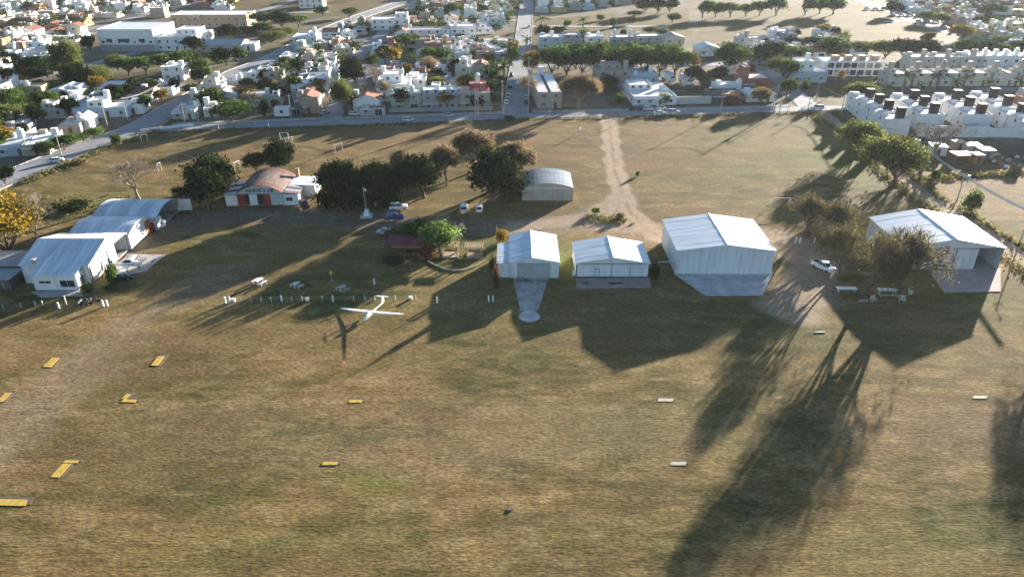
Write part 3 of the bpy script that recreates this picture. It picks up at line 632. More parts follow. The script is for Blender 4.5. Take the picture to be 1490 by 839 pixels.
o = MB().box(-.9, -.15, -.05, .9, .15, .25).build('concrete_kerb_block', CONCL); o.location = (*G(1256, 438), 0); tag(o, 'thin pale concrete beam lying in the grass below the olive trees', 'beam')
o = MB().box(-.9, -.15, -.15, .9, .15, .06).build('trough', TRIM); o.location = (*G(1193, 483), 0); tag(o, 'dark low trough lying alone on the sunlit grass', 'trough')
o = MB().prism([(-.4, -.2), (.1, -.3), (.4, 0), (.2, .3), (-.3, .2)], -.12, .06).build('dark_stone', BARK); o.location = (*G(742, 740), 0); tag(o, 'small dark clod lying in the lower middle of the grass', 'clod')

def recenter(r):
    xs = []; ys = []
    for c_ in r.children:
        if c_.type == 'MESH':
            for q_ in c_.bound_box: xs.append(q_[0] + c_.location.x); ys.append(q_[1] + c_.location.y)
    off = Vector(((min(xs) + max(xs)) / 2, (min(ys) + max(ys)) / 2, 0))
    for c_ in r.children: c_.location = c_.location - off
    r.location = r.location + Matrix.Rotation(r.rotation_euler.z, 3, 'Z') @ off
for r in (h1, h2, h3, h4, A, B2, B3, cl): recenter(r)

# ------------------------------------------------------------------ trees
def leafmesh(name, Cc, size, mats, seed, up=0.0, mi=None, aspect=.6, axis_=None):
    g = np.random.RandomState(seed); n = len(Cc); Cc = np.asarray(Cc, np.float32)
    u = g.normal(size=(n, 3)); 
    if axis_ is not None: u = np.asarray(axis_) + .35 * u
    u[:, 2] *= 1 - up; u /= np.linalg.norm(u, axis=1, keepdims=True) + 1e-9
    v = g.normal(size=(n, 3)); v -= (v * u).sum(1, keepdims=True) * u; v /= np.linalg.norm(v, axis=1, keepdims=True) + 1e-9
    s = size * g.uniform(.6, 1.35, (n, 1)); u *= s; v *= s * aspect
    vs = np.stack([Cc - u - v * .4, Cc + v - u * .1, Cc + u + v * .3, Cc - v + u * .15], 1).reshape(-1, 3).astype(np.float32)
    me = bpy.data.meshes.new(name); me.vertices.add(4 * n); me.vertices.foreach_set('co', vs.ravel())
    me.loops.add(4 * n); me.loops.foreach_set('vertex_index', np.arange(4 * n, dtype=np.int32))
    me.polygons.add(n); me.polygons.foreach_set('loop_start', np.arange(0, 4 * n, 4, dtype=np.int32))
    for m_ in mats: me.materials.append(m_)
    if mi is None: mi = g.randint(0, len(mats), n)
    me.polygons.foreach_set('material_index', np.asarray(mi, np.int32)); me.update(calc_edges=True); return me
def branches(mb, p, d, ln, r, depth, g, spread, tips, droop=0., n=5, kids=3, upb=.25):
    segs = 2; q_ = Vector(p); dd = Vector(d)
    for i in range(segs):
        nd = (dd + Vector((g.gauss(0, .12), g.gauss(0, .12), g.gauss(0, .08) - droop * .1))).normalized(); e = q_ + nd * ln / segs
        r2 = r * (1 - .18 * (i + 1)); mb.tube(q_, e, r * (1 - .18 * i), r2, n, cap=False); q_ = e; dd = nd
        tips.append((Vector(q_), Vector(dd), depth))
    if depth == 0: return
    for k_ in range(kids + (1 if g.random() < .4 else 0)):
        a = 2 * pi * (k_ / kids) + g.random() * 1.2; s_ = spread * g.uniform(.6, 1.2)
        u = dd.cross(Vector((.3, .2, 1)) if abs(dd.z) < .9 else Vector((1, 0, 0))).normalized(); v = dd.cross(u)
        nd = (dd * cos(s_) + (u * cos(a) + v * sin(a)) * sin(s_) + Vector((0, 0, upb - droop))).normalized()
        branches(mb, q_, nd, ln * g.uniform(.62, .85), r * .62, depth - 1, g, spread, tips, droop, 3 if depth < 3 else 4, kids, upb)
def norm_meshes(mbs, pts, Rr=1., H=2.):
    return
def dense_tree(seed, pal, nclump=46, per=95, leaf=.085, flat=1., low=.35, trunkm=BARK, open_=0.):
    """radius 1, height 2"""
    g = random.Random(seed); ng = np.random.RandomState(seed); mb = MB(); tips = []
    mb.tube((0, 0, -.05), (.02, .01, low + .1), .085, .06, 7, cap=False)
    for k_ in range(6):
        a = k_ * 1.05 + g.random(); e = Vector((cos(a) * .45, sin(a) * .45, low + .55 + g.random() * .4)); mb.tube((0.02, .01, low + .05), e, .045, .02, 5, cap=False)
        for _ in range(2):
            e2 = e + Vector((g.uniform(-.3, .3), g.uniform(-.3, .3), g.uniform(.1, .45))); mb.tube(e, e2, .02, .008, 4, cap=False)
    cz = (low + 2) / 2; hz = (2 - low) / 2; P_ = []; M_ = []
    lob = [(g.uniform(-.42, .42), g.uniform(-.42, .42), g.uniform(-.25, .3), g.uniform(.5, .72)) for _ in range(5)]
    for c_ in range(nclump):
        lx, ly, lz, lr = lob[c_ % 5]; u = ng.normal(size=3); u /= np.linalg.norm(u)
        if u[2] < -.45: u[2] *= -.6
        rr = lr * ng.uniform(.62, 1.0); c0 = np.array([lx, ly, lz]) + u * rr; cr_ = ng.uniform(.13, .26)
        pts = ng.normal(size=(per, 3)) * cr_ * np.array([1, 1, .62]); pts = c0 + pts; pts[:, 2] = cz + pts[:, 2] * hz * flat
        P_.append(pts); tone = ng.choice([0, 0, 1, 2]); M_ += list(np.where(ng.rand(per) < .72, tone, ng.randint(0, 3, per)))
    P_ = np.concatenate(P_); P_[:, 2] = np.clip(P_[:, 2], low * .75, 2.05)
    return mb.mesh('trunk', trunkm), leafmesh('crown', P_, leaf, LF[pal], seed, mi=M_)
def open_tree(seed, pal, depth=5, leaves=5, leaf=.03, spread=.55, droop=.1, kids=3, trunkm=BARK, ln=.62, r=.055, spreadpts=.09, trunks=1, asp=.35, upb=.25, hang=0.):
    """a tree of visible limbs with thin foliage: radius about 1, height 2"""
    g = random.Random(seed); ng = np.random.RandomState(seed); mb = MB(); tips = []
    for k_ in range(trunks):
        branches(mb, (0.06 * k_, 0, -.05), Vector((g.gauss(0, .12) + .25 * k_, g.gauss(0, .12), 1)).normalized(), ln, r, depth, g, spread, tips, droop, 6, kids, upb)
    V_ = np.array(mb.v); T_ = np.array([t_[0] for t_ in tips]); D_ = np.array([t_[1] for t_ in tips]); dep = np.array([t_[2] for t_ in tips])
    cxy = (np.percentile(V_[:, :2], 96, axis=0) + np.percentile(V_[:, :2], 4, axis=0)) / 2; sx = np.percentile(np.hypot(V_[:, 0], V_[:, 1]), 93); sz = V_[:, 2].max()
    f = np.array([1 / sx, 1 / sx, 2 / sz]); mb.v = [tuple(p) for p in V_ * f]
    sel = dep <= 1 + (kids > 2 and depth > 4 and leaves > 6); T2 = T_[sel] * f; D2 = D_[sel]
    P_ = np.repeat(T2, leaves, 0) + ng.normal(size=(len(T2) * leaves, 3)) * np.array([spreadpts, spreadpts, spreadpts * .8]); ax_ = np.repeat(D2, leaves, 0) + np.array([0, 0, -droop * 3])
    if hang: hh = ng.rand(len(P_)) ** 1.4; P_[:, 2] -= hh * hang * np.clip(np.hypot(P_[:, 0], P_[:, 1]), .25, 1); P_[:, 2] = np.maximum(P_[:, 2], .22)
    me_t = mb.mesh('trunk', trunkm)
    return me_t, (leafmesh('crown', P_, leaf, LF[pal], seed, aspect=asp, axis_=ax_) if leaves else None)
def palm_tree(seed):
    g = random.Random(seed); mb = MB(); mb.tube((0, 0, -.05), (.04, 0, 1.45), .09, .06, 6); cr = MB()
    for k_ in range(18):
        a = 2 * pi * k_ / 18 + g.random() * .3; el = g.uniform(-.15, 1.1); p = Vector((.04, 0, 1.45)); seg = 5
        d = Vector((cos(a) * cos(el), sin(a) * cos(el), sin(el))); sd_ = Vector((-sin(a), cos(a), 0))
        for i in range(seg):
            q_ = p + d * .24; w0 = .13 * (1 - i / seg * .75); w1 = .13 * (1 - (i + 1) / seg * .8)
            cr.add([p - sd_ * w0 + Vector((0, 0, -.05)), p, q_, q_ - sd_ * w1 + Vector((0, 0, -.05))], [(0, 1, 2, 3)], k_ % 3)
            cr.add([p, p + sd_ * w0 + Vector((0, 0, -.05)), q_ + sd_ * w1 + Vector((0, 0, -.05)), q_], [(0, 1, 2, 3)], k_ % 3)
            p = q_; d = (d + Vector((0, 0, -.33))).normalized()
    return mb.mesh('trunk', BARKP), cr.mesh('crown', LF['green'])
def bush_me(seed, pal, n=900, leaf=.1):
    g = np.random.RandomState(seed); C_ = []
    for k_ in range(9):
        c_ = np.array([g.uniform(-.5, .5), g.uniform(-.5, .5), g.uniform(.3, .7)]); C_.append(c_ + g.normal(size=(n // 9, 3)) * np.array([.26, .26, .2]))
    C_ = np.concatenate(C_); C_[:, 2] = np.abs(C_[:, 2]); mb = MB()
    for k_ in range(5): mb.tube((0, 0, -.1), (cos(k_ * 1.3) * .3, sin(k_ * 1.3) * .3, .7), .03, .01, 4, cap=False)
    return mb.mesh('stem', BARK), leafmesh('foliage', C_, leaf, LF[pal], seed)
KIND = {}
def kinds(n, f, cnt):
    KIND[n] = [f(100 + i * 7) for i in range(cnt)]
kinds('dark', lambda s: dense_tree(s, 'dark', 66, 130, .065, low=.16), 4)
kinds('green', lambda s: dense_tree(s, 'green', 54, 110, .07, low=.2), 3)
kinds('town', lambda s: dense_tree(s, 'dark', 34, 60, .115, low=.18), 4)
kinds('towngreen', lambda s: dense_tree(s, 'green', 34, 60, .115, low=.18), 4)
kinds('umbrella', lambda s: dense_tree(s, 'green', 48, 75, .1, flat=.85, low=.3), 3)
kinds('lime', lambda s: dense_tree(s, 'lime', 55, 140, .06, low=.3), 2)
kinds('yellow', lambda s: dense_tree(s, 'yellow', 75, 140, .05, low=.08), 2)
kinds('olivedense', lambda s: dense_tree(s, 'olivegreen', 150, 130, .042, low=.06), 2)
kinds('townyellow', lambda s: dense_tree(s, 'yellow', 24, 60, .11), 2)
kinds('feather', lambda s: open_tree(s, 'olive', 5, 2, .026, .6, .08, 3, spreadpts=.085, ln=.5, trunks=2, hang=.5), 4)
kinds('wisp', lambda s: open_tree(s, 'olive', 5, 3, .022, .6, .05, 3, spreadpts=.08, ln=.45, trunks=2, hang=.3), 2)
kinds('bare', lambda s: open_tree(s, 'tan', 5, 1, .02, .5, .0, 3, BARKP, spreadpts=.05), 2)
kinds('tanbush', lambda s: open_tree(s, 'tan', 5, 8, .04, .55, .0, 3, BARKP, ln=.45, spreadpts=.08, trunks=2, upb=.1), 2)
kinds('twiggy', lambda s: open_tree(s, 'tan', 4, 5, .05, .6, .0, 3, BARK, spreadpts=.09, upb=.15), 2)
kinds('palm', palm_tree, 3)
KIND['bush'] = [bush_me(3, 'green'), bush_me(4, 'green')]; KIND['drybush'] = [bush_me(5, 'tan'), bush_me(6, 'olive')]; KIND['darkbush'] = [bush_me(7, 'dark'), bush_me(8, 'dark')]; KIND['russet'] = [bush_me(9, 'russet')]
KIND['yellowbush'] = [bush_me(10, 'yellow')]
TR = random.Random(42); OCC = []
def tree(kind, x, y, Rr, H, label, group=None, z=0, cat=None):
    isb = kind in ('bush', 'drybush', 'darkbush', 'russet', 'yellowbush'); vs = KIND[kind]; a, b_ = vs[TR.randrange(len(vs))]
    base = {'palm': 'palm_tree', 'bare': 'bare_tree'}.get(kind, 'shrub' if isb else 'tree')
    hs = H if isb else H / 2
    r = thing(base, label, cat or ('shrub' if isb else 'palm' if kind == 'palm' else 'tree'), (x, y, z), TR.random() * 6.28, group, (Rr, Rr, hs))
    link(a.name.split('.')[0], a, r)
    if b_: link(b_.name.split('.')[0], b_, r)
    OCC.append((x, y, Rr * .6)); return r
def tpx(kind, bx, by, wpx, hpx, label, group=None):
    X, Y = G(bx, by); s_ = pxm(by); Rr = wpx / 2 / s_; dip = sin(math.atan2(CH, Y))
    return tree(kind, X, Y, Rr, max(hpx / (s_ * .9) - Rr * dip * .75, hpx / s_ * .5), label, group)

# trees of the flight line
tpx('wisp', 1172, 342, 62, 66, 'thin brownish tree behind the pickup, leftmost of the four by the right hangar')
tpx('feather', 1221, 397, 72, 84, 'tall olive tree with bare lower trunk, nearest the white pickup')
tpx('feather', 1258, 428, 92, 112, 'olive feathery tree standing left of the two long tables')
tpx('feather', 1308, 424, 104, 110, 'widest olive feathery tree, in front of the right hangar doors')
tpx('wisp', 1212, 352, 66, 66, 'half-bare olive tree behind the tallest olive tree')
tpx('olivedense', 1303, 264, 84, 70, 'big rounded olive-green tree beside the dirt lane')
tpx('olivedense', 1248, 224, 60, 54, 'rounded olive-green tree behind the other one by the dirt lane')
tpx('bush', 1413, 308, 32, 30, 'bright green shrub on the far side of the dirt lane'); tpx('bush', 1359, 263, 20, 16, 'small green shrub at the edge of the dirt lane')
tpx('bare', 1360, 226, 84, 52, 'big bare brown tree before the white houses with black tanks')
tpx('bare', 203, 290, 74, 66, 'sparse tree of bare limbs in the dry grass behind the left hangars')
tpx('yellow', 14, 373, 104, 98, 'large golden-leaved tree cut by the left edge'); tpx('bare', 58, 356, 62, 78, 'bare pale tree between the golden tree and the white hangar')
tpx('dark', 326, 280, 72, 62, 'dark evergreen left of the clubhouse, rear one with wide crown'); tpx('dark', 303, 304, 56, 60, 'dark evergreen nearest the left wall of the clubhouse')
tpx('dark', 400, 250, 48, 46, 'dark evergreen with sunlit right edge behind the clubhouse roof'); tpx('dark', 374, 252, 34, 34, 'smaller dark evergreen behind the clubhouse, left of its taller neighbour')
for i, (k_, x, y, w_, h_, lb) in enumerate((
    ('dark', 484, 292, 48, 60, 'dark evergreen at the right corner of the clubhouse'), ('darkbush', 478, 298, 50, 28, 'low dark thicket right of the clubhouse door side'),
    ('dark', 511, 295, 48, 60, 'dark evergreen behind the flagpole, left one'), ('darkbush', 515, 300, 56, 32, 'low dark thicket directly behind the flagpole'), ('dark', 545, 293, 52, 60, 'dark evergreen behind the flagpole, right one'),
    ('darkbush', 558, 296, 60, 34, 'low dark thicket behind the white parked car'), ('dark', 580, 290, 46, 52, 'low dark evergreen between the flagpole and the round dark tree'),
    ('dark', 617, 287, 62, 66, 'round dark evergreen above the white parked vans'), ('tanbush', 592, 258, 56, 46, 'tan half-bare tree sunlit behind the dark evergreens, left one'),
    ('tanbush', 688, 250, 92, 62, 'largest tan half-bare tree glowing behind the dark evergreens'), ('tanbush', 650, 270, 62, 60, 'tan half-bare tree between the two big dark evergreens'),
    ('dark', 717, 292, 86, 74, 'biggest dark evergreen of the clump, left of the grey arched hangar'), ('tanbush', 750, 262, 56, 60, 'tan half-bare tree right of the biggest dark evergreen'),
    ('drybush', 768, 262, 22, 16, 'small dry shrub behind the grey arched hangar'), ('lime', 640, 366, 62, 46, 'round bright green tree with sunlit right side by the arbour'),
    ('green', 600, 353, 36, 30, 'dark green tree left of the round bright one'), ('bush', 574, 350, 28, 20, 'dark green shrub behind the red roofed shelter'), ('green', 617, 352, 30, 36, 'upright conifer-like tree behind the round bright one'),
    ('russet', 622, 376, 34, 20, 'reddish brown shrub between shelter and arbour'), ('darkbush', 577, 382, 36, 12, 'low dark hedge in front of the red roofed shelter'),
    ('yellowbush', 732, 352, 20, 20, 'dry golden shrub behind the small hangar'), ('russet', 722, 418, 14, 36, 'dark narrow shrub against the left wall of the small hangar'), ('darkbush', 719, 398, 14, 26, 'dark shrub squeezed beside the lean-to'),
    ('darkbush', 952, 405, 14, 24, 'dark green shrub between the low hangar and the largest one'), ('bush', 950, 396, 12, 14, 'green shrub at the back of the gap beside the low hangar'),
    ('bush', 866, 310, 16, 9, 'green shrub on the earth island, left one'), ('drybush', 903, 318, 14, 10, 'dry shrub on the earth island, right one'), ('bush', 928, 256, 8, 7, 'tiny green shrub beside the dirt track'),
    ('bush', 165, 411, 20, 30, 'round shrub beside the dark car at the left hangar'), ('bush', 126, 423, 18, 12, 'low green shrub at the annex corner'), ('bush', 160, 421, 18, 10, 'low green shrub in front of the dark car'),
    ('darkbush', 110, 302, 44, 14, 'dark low bush in the grass behind the left hangars'), ('drybush', 88, 302, 26, 13, 'dry bush left of the dark one behind the hangars'), ('darkbush', 262, 284, 24, 14, 'dark low bush behind the blue arched hangar'),
    ('bush', 171, 210, 20, 15, 'round bush on the verge where the avenue meets the perimeter road'), ('drybush', 118, 238, 22, 9, 'dry spreading bush on the avenue verge'),
    ('dark', 1490, 300, 10, 10, ''))):
    if lb: tpx(k_, x, y, w_, h_, lb)
# trees that stand just outside the picture on the right and throw their shade into it
for X, Y, Rr, H, q_ in ((106, 122, 5.0, 13, 'nearest the pink apron'), (116, 114, 5.5, 14, 'tallest one, beyond the pink apron'), (128, 112, 6, 13, 'farthest from the hangars'), (98, 92, 5, 10.5, 'smallest one, nearest the runway'), (141, 132, 6, 12, 'beside the dirt lane')):
    tree('feather', X, Y, Rr, H, 'olive feathery tree beyond the right edge of the view, ' + q_, 'olive trees beyond the right edge')
# weeds along lane, verge and fence lines: uncountable
g = np.random.RandomState(5); C_ = []; 
def weeds(line, off, wd, n, h):
    P_ = dens(line, 2)
    for _ in range(n):
        i = g.randint(0, len(P_) - 1); a, b_ = P_[i], P_[i + 1]; t_ = g.rand(); d = Vector((b_[0] - a[0], b_[1] - a[1])).normalized()
        o_ = off + g.normal() * wd; x = a[0] + (b_[0] - a[0]) * t_ - d.y * o_; y = a[1] + (b_[1] - a[1]) * t_ + d.x * o_
        for _k in range(10): C_.append((x + g.normal() * .35, y + g.normal() * .35, abs(g.normal()) * h * .5))
weeds(TRACK, 3.6, .6, 620, .7); weeds(TRACK, -3.4, .9, 560, .8); weeds(PERIM, -5.2, .7, 420, .5); weeds(AVENUE[1:7], -7.5, 1.2, 520, .6)
weeds(pl((850, 318), (905, 322), (915, 318)), 0, 1.5, 80, .4); weeds(pl((20, 300), (130, 300), (200, 290)), 0, 3, 160, .6)
weeds(pl((1330, 262), (1490, 250)), 0, .8, 200, .6); weeds(pl((860, 412), (720, 408)), 0, .3, 20, .3)
tag(link('weeds', leafmesh('weeds', C_, .22, [LF['olive'][0], LF['green'][1], LF['tan'][0], LF['olive'][1]], 3)), 'tufts of weeds and tall grass along the lane and road verges', 'weeds', kind='stuff')

# ------------------------------------------------------------------ vehicles
CARM = {}
def car_me(kind, colr):
    k = (kind, colr)
    if k in CARM: return CARM[k]
    Lc, Wc = dict(hatch=(4.0, 1.72), sedan=(4.4, 1.74), suv=(4.5, 1.82), van=(4.4, 1.8), pickup=(5.2, 1.84))[kind]; hw = Wc / 2; L2 = Lc / 2
    hb = .92 if kind in ('hatch', 'sedan') else 1.05
    def ring(z, x0, x1, y): r_ = .18; return [(x0, -y + r_, z), (x0 + r_, -y, z), (x1 - r_ * 1.6, -y, z), (x1, -y + r_ * 1.6, z), (x1, y - r_ * 1.6, z), (x1 - r_ * 1.6, y, z), (x0 + r_, y, z), (x0, y - r_, z)]
    b = MB().loft([ring(.28, -L2 + .1, L2 - .12, hw - .06), ring(.5, -L2, L2, hw), ring(hb - .15, -L2 + .03, L2 - .06, hw), ring(hb, -L2 + .12, L2 - .35, hw - .08)])
    cab = dict(hatch=(-1.85, -1.5, .55, 1.15, 1.46), sedan=(-1.5, -.95, .55, 1.15, 1.44), suv=(-2.1, -1.85, .5, 1.05, 1.72), van=(-2.15, -2.05, .7, 1.3, 1.82), pickup=(-.75, -.5, .75, 1.3, 1.72))[kind]
    xa, xb, xc, xd, zt = cab
    gl = MB().loft([ring(hb, xa, xd, hw - .12), ring(zt - .05, xb, xc, hw - .26)])
    rf = MB().loft([ring(zt - .05, xb - .02, xc + .02, hw - .25), ring(zt, xb + .1, xc - .1, hw - .33)])
    for s_ in (-1, 1):
        for (p0, p1) in (((xa, hb), (xb, zt)), ((xd, hb), (xc, zt)), (((xa + xd) / 2, hb), ((xb + xc) / 2, zt))):
            rf.tube((p0[0], s_ * (hw - .115), p0[1]), (p1[0], s_ * (hw - .255), p1[1] - .04), .045, n=4)
    wh = MB().tube((0, -.1, 0), (0, .1, 0), .32, n=14); rim_ = MB().tube((0, -.115, 0), (0, .115, 0), .19, n=10).mesh('rim', RIM)
    hl = MB().box(-.06, -.18, -.07, .03, .18, .07); tl = MB().box(-.03, -.16, -.1, .05, .16, .1)
    bed = MB().box(-L2 + .15, -hw + .15, hb, -.85, hw - .15, hb + .02) if kind == 'pickup' else None
    if kind == 'pickup': b.box(-L2 + .08, -hw + .02, hb, -.8, -hw + .12, hb + .22).box(-L2 + .08, hw - .12, hb, -.8, hw - .02, hb + .22).box(-L2 + .06, -hw + .12, hb, -L2 + .16, hw - .12, hb + .22)
    c_ = CARC[colr]
    CARM[k] = (Lc, Wc, hb, b.mesh('body', c_), gl.mesh('windows', GLASS), rf.mesh('roof', c_), (wh.mesh('wheel', TYRE), rim_), hl.mesh('headlight', LAMPG), tl.mesh('tail_light', REDG), bed.mesh('load_bed', BLACK) if bed else None)
    return CARM[k]
def car(kind, colr, x, y, rz, label, group=None, z=0., name=None):
    Lc, Wc, hb, b, gl, rf, wh, hl, tl, bed = car_me(kind, colr)
    r = thing(name or {'pickup': 'pickup_truck', 'van': 'parked_van'}.get(kind, 'parked_car'), label, 'pickup' if kind == 'pickup' else 'van' if kind == 'van' else 'car', (x, y, z), rz, group)
    link('body', b, r); link('windows', gl, r); link('roof', rf, r)
    if bed: link('load_bed', bed, r)
    for sx in (-1, 1):
        for sy in (-1, 1): link('rim', wh[1], link('wheel', wh[0], r, (sx * Lc * .305, sy * (Wc / 2 - .1), .32)))
    for sy in (-1, 1): link('headlight', hl, r, (Lc / 2 - .1, sy * .58, hb - .25)); link('tail_light', tl, r, (-Lc / 2 + .03, sy * .66, hb - .25))
    return r
def cpx(kind, colr, px, py, deg, label, group=None, z=0.): return car(kind, colr, *G(px, py), R_(deg), label, group, z)
GC = 'vehicles parked by the clubhouse'
cpx('suv', 'white', 580, 304, 8, 'white car with open tailgate parked behind the blue one', GC); cpx('suv', 'blue', 574, 319, 5, 'dark blue SUV parked between the white car and the silver hatchback', GC)
cpx('hatch', 'silver', 561, 340, 172, 'silver hatchback parked lowest of three beside the flagpole', GC)
cpx('van', 'white', 675, 306, 92, 'white boxy van, left of two parked side by side in the shade', GC); cpx('hatch', 'white', 697.5, 306, 90, 'white small car, right of two parked side by side in the shade', GC)
cpx('suv', 'maroon', 443, 301, -62, 'dark maroon car parked at the right corner of the clubhouse', GC)
cpx('pickup', 'white', 1197, 391, -58, 'white pickup with dark load bed parked between the two right hangars')
cpx('hatch', 'navy', 180, 406, 12, 'dark car behind the round shrub at the left hangar')
cpx('van', 'red', 228, 331, 70, 'dark red van in front of the rear blue-grey hangar')
o = thing('water_tank', 'round white tank on the ground beside the dark red van', 'tank', (*G(237, 328), 0)); MB().tube((0, 0, -.1), (0, 0, 1.3), .75, .7, 12).build('drum', WHITEP, o); MB().tube((0, 0, 1.3), (0, 0, 1.55), .7, .3, 12).build('lid', WHITEP, o)
RC = 'cars along the perimeter road'
for k_, c_, x, y, a, lb in (('hatch', 'white', 594, 176.5, 5, 'white car on the perimeter road before the green duplex'), ('sedan', 'silver', 652, 170, 3, 'silver car parked before the grey duplex'),
    ('hatch', 'white', 516, 168, 4, 'white car parked beside the white garage of the tiled-roof house'), ('hatch', 'black', 742, 173, 5, 'black car at the mouth of the main street'),
    ('pickup', 'navy', 925, 160.5, 5, 'dark pickup, leftmost of the parked cars right of the empty lot'), ('hatch', 'white', 943, 160.5, 4, 'white car right beside the dark pickup, upper row'),
    ('hatch', 'white', 961.5, 159.5, 4, 'white car, rightmost of the upper row of parked cars'), ('sedan', 'white', 960, 167, 6, 'white car, left of the two on the near side of the road'), ('suv', 'silver', 980, 165.5, 6, 'silver car, right of the two on the near side of the road'),
    ('suv', 'white', 1189, 159.5, 178, 'white car with dark side crossing the right junction'), ('hatch', 'silver', 473, 166, 62, 'silver car parked at the corner of the brown pitched-roof house'),
    ('sedan', 'white', 82, 236, 35, 'white car parked on the left avenue'),):
    cpx(k_, c_, x, y, a, lb, RC, .03)
MC = 'cars parked along the main street'
for i, (k_, c_, x, y, lb) in enumerate((('hatch', 'white', 737, 151, 'white car nearest the junction, left kerb of the main street'), ('hatch', 'silver', 739, 142, 'silver car, second from the junction, left kerb of the main street'), ('hatch', 'black', 742, 128, 'black car farther up the left kerb of the main street'),
    ('sedan', 'navy', 766, 150, 'dark blue car nearest the junction, right kerb of the main street'), ('hatch', 'silver', 765, 144, 'silver car by the striped-roof building, right kerb of the main street'), ('hatch', 'black', 744, 112, 'black car beyond the palms, left kerb of the main street'), ('sedan', 'white', 770, 40, 'white car far up the main street'))):
    cpx(k_, c_, x, y, 90 + (i % 2) * 180, lb, MC, .03)
for i in range(13):
    X, Y = G(1262 + i * 12.5, 14 + i * 3.1 - (i % 3) * 3); car(['hatch', 'sedan', 'suv'][i % 3], ['white', 'silver', 'grey', 'white'][i % 4], X, Y, R_(-42), ['white', 'silver', 'grey', 'white'][i % 4] + ' car on the far right highway, ' + ordn(i + 1) + ' from the left', 'cars on the highway', .03)
def truck(px, py, deg, lab, long=9):
    r = thing('truck', lab, 'truck', (*G(px, py), 0), R_(deg), 'lorries in the walled yard')
    MB().box(-long / 2, -1.25, 1.1, long / 2 - 2.2, 1.25, 3.5).build('cargo_box', ROOF['silver'], r)
    MB().loft([[(long / 2 - 2, -1.2, z), (x, -1.2, z), (x, 1.2, z), (long / 2 - 2, 1.2, z)] for z, x in ((.6, long / 2), (1.9, long / 2), (2.8, long / 2 - .35))]).build('cab', WHITEP, r)
    MB().prof([(long / 2 - .12, 1.95), (long / 2 + .02, 1.95), (long / 2 - .26, 2.7), (long / 2 - .4, 2.7)], -1.05, 1.05).build('windscreen', GLASS, r)
    MB().box(-long / 2 + .1, -.5, .7, long / 2 - 1.9, .5, 1.08).build('chassis', BLACK, r)
    wm = MB().tube((0, -.15, 0), (0, .15, 0), .48, n=12).mesh('wheel', TYRE)
    for x in (-long / 2 + 1, -long / 2 + 2.2, long / 2 - 1.1):
        for y in (-1.05, 1.05): link('wheel', wm, r, (x, y, .48))
truck(997, 122, -80, 'white lorry with grey box, nearest the round trees in the walled yard'); truck(972, 118, -72, 'pale lorry, left of the other lorry in the walled yard', 8)

def motorbike(px, py, rz, lab, c_):
    r = thing('motorcycle', lab, 'motorcycle', (*G(px, py), 0), rz, 'motorcycles parked by the left fence')
    wm = MB().tube((0, -.06, 0), (0, .06, 0), .32, n=14).mesh('wheel', TYRE)
    for x in (-.7, .7): link('wheel', wm, r, (x, 0, .32))
    MB().loft([[(-.3, -.13, .45), (.35, -.13, .45), (.35, .13, .45), (-.3, .13, .45)], [(-.35, -.15, .75), (.45, -.15, .85), (.45, .15, .85), (-.35, .15, .75)]]).build('engine_and_tank', c_, r)
    MB().box(-.85, -.14, .76, -.1, .14, .86).build('seat', BLACK, r)
    k = MB().tube((.7, 0, .32), (.45, 0, 1.05), .04).tube((.45, -.36, 1.05), (.45, .36, 1.05), .025); k.build('fork_and_handlebar', RIM, r)
    MB().tube((.52, 0, .85), (.62, 0, .85), .1, n=8).build('headlight', LAMPG, r)
motorbike(117, 443, 1.2, 'white and black motorcycle, leftmost of four by the left fence', WHITEP); motorbike(124, 442.5, 1.0, 'black motorcycle, second of four by the left fence', BLACK)
motorbike(131, 442, 1.3, 'silver motorcycle, third of four by the left fence', RIM); motorbike(138, 441, .8, 'red motorcycle, rightmost of four by the left fence', CARC['red'])

# ------------------------------------------------------------------ aircraft
GLW = mat('glider_white', (.85, .85, .84), .3, .02, .5)
def foil(p0, p1, c0, c1, th, sweepdir=Vector((-1, 0, 0))):
    """a wing panel from root p0 to tip p1; chord runs along sweepdir"""
    out = []
    for p, c_ in ((p0, c0), (p1, c1)):
        p = Vector(p); out.append([p + sweepdir * (-.25 * c_), p + sweepdir * (0) + Vector((0, 0, th * c_)), p + sweepdir * (.45 * c_) + Vector((0, 0, th * c_ * .6)), p + sweepdir * (.75 * c_), p + sweepdir * (.3 * c_) - Vector((0, 0, th * c_ * .4))])
    return MB().loft(out)
def body_loft(st, n=10, squash=1.):
    return MB().loft([[(x, r_ * cos(2 * pi * i / n) * squash, z + r_ * 1.15 * sin(2 * pi * i / n)) for i in range(n)] for x, r_, z in st])
gl_ = thing('glider', 'white glider resting on its left wingtip on the sunlit grass', 'glider', (*G(541, 461), 0), R_(-114)); gl_.rotation_euler = (R_(8.3), 0, R_(-114))
gb = body_loft([(2.7, .02, .55), (2.5, .17, .58), (2.0, .3, .65), (1.2, .36, .75), (.3, .34, .8), (-.6, .2, .82), (-2, .12, .85), (-4.3, .08, .95), (-4.4, .03, .96)]); gb.build('fuselage', GLW, gl_, True)
body_loft([(2.0, .05, .82), (1.6, .2, .9), (1.0, .24, .98), (.4, .16, 1.0), (.2, .03, 1.0)], 8, .9).build('canopy', mat('canopy_tint', (.5, .55, .6), .1, .02, spec=.6), gl_, True)
for s_ in (-1, 1):
    foil((.1, s_ * .2, .95), (.05, s_ * 3.9, 1.02), 1.05, .85, .09).build('wing', GLW, gl_); foil((.05, s_ * 3.9, 1.02), (-.15, s_ * 7.0, 1.12), .85, .42, .08).build('wing_tip', GLW, gl_)
k = MB().prof([(-3.6, .98), (-4.55, .98), (-4.6, 2.1), (-4.1, 2.1)], -.05, .05); k.build('tail_fin', GLW, gl_)
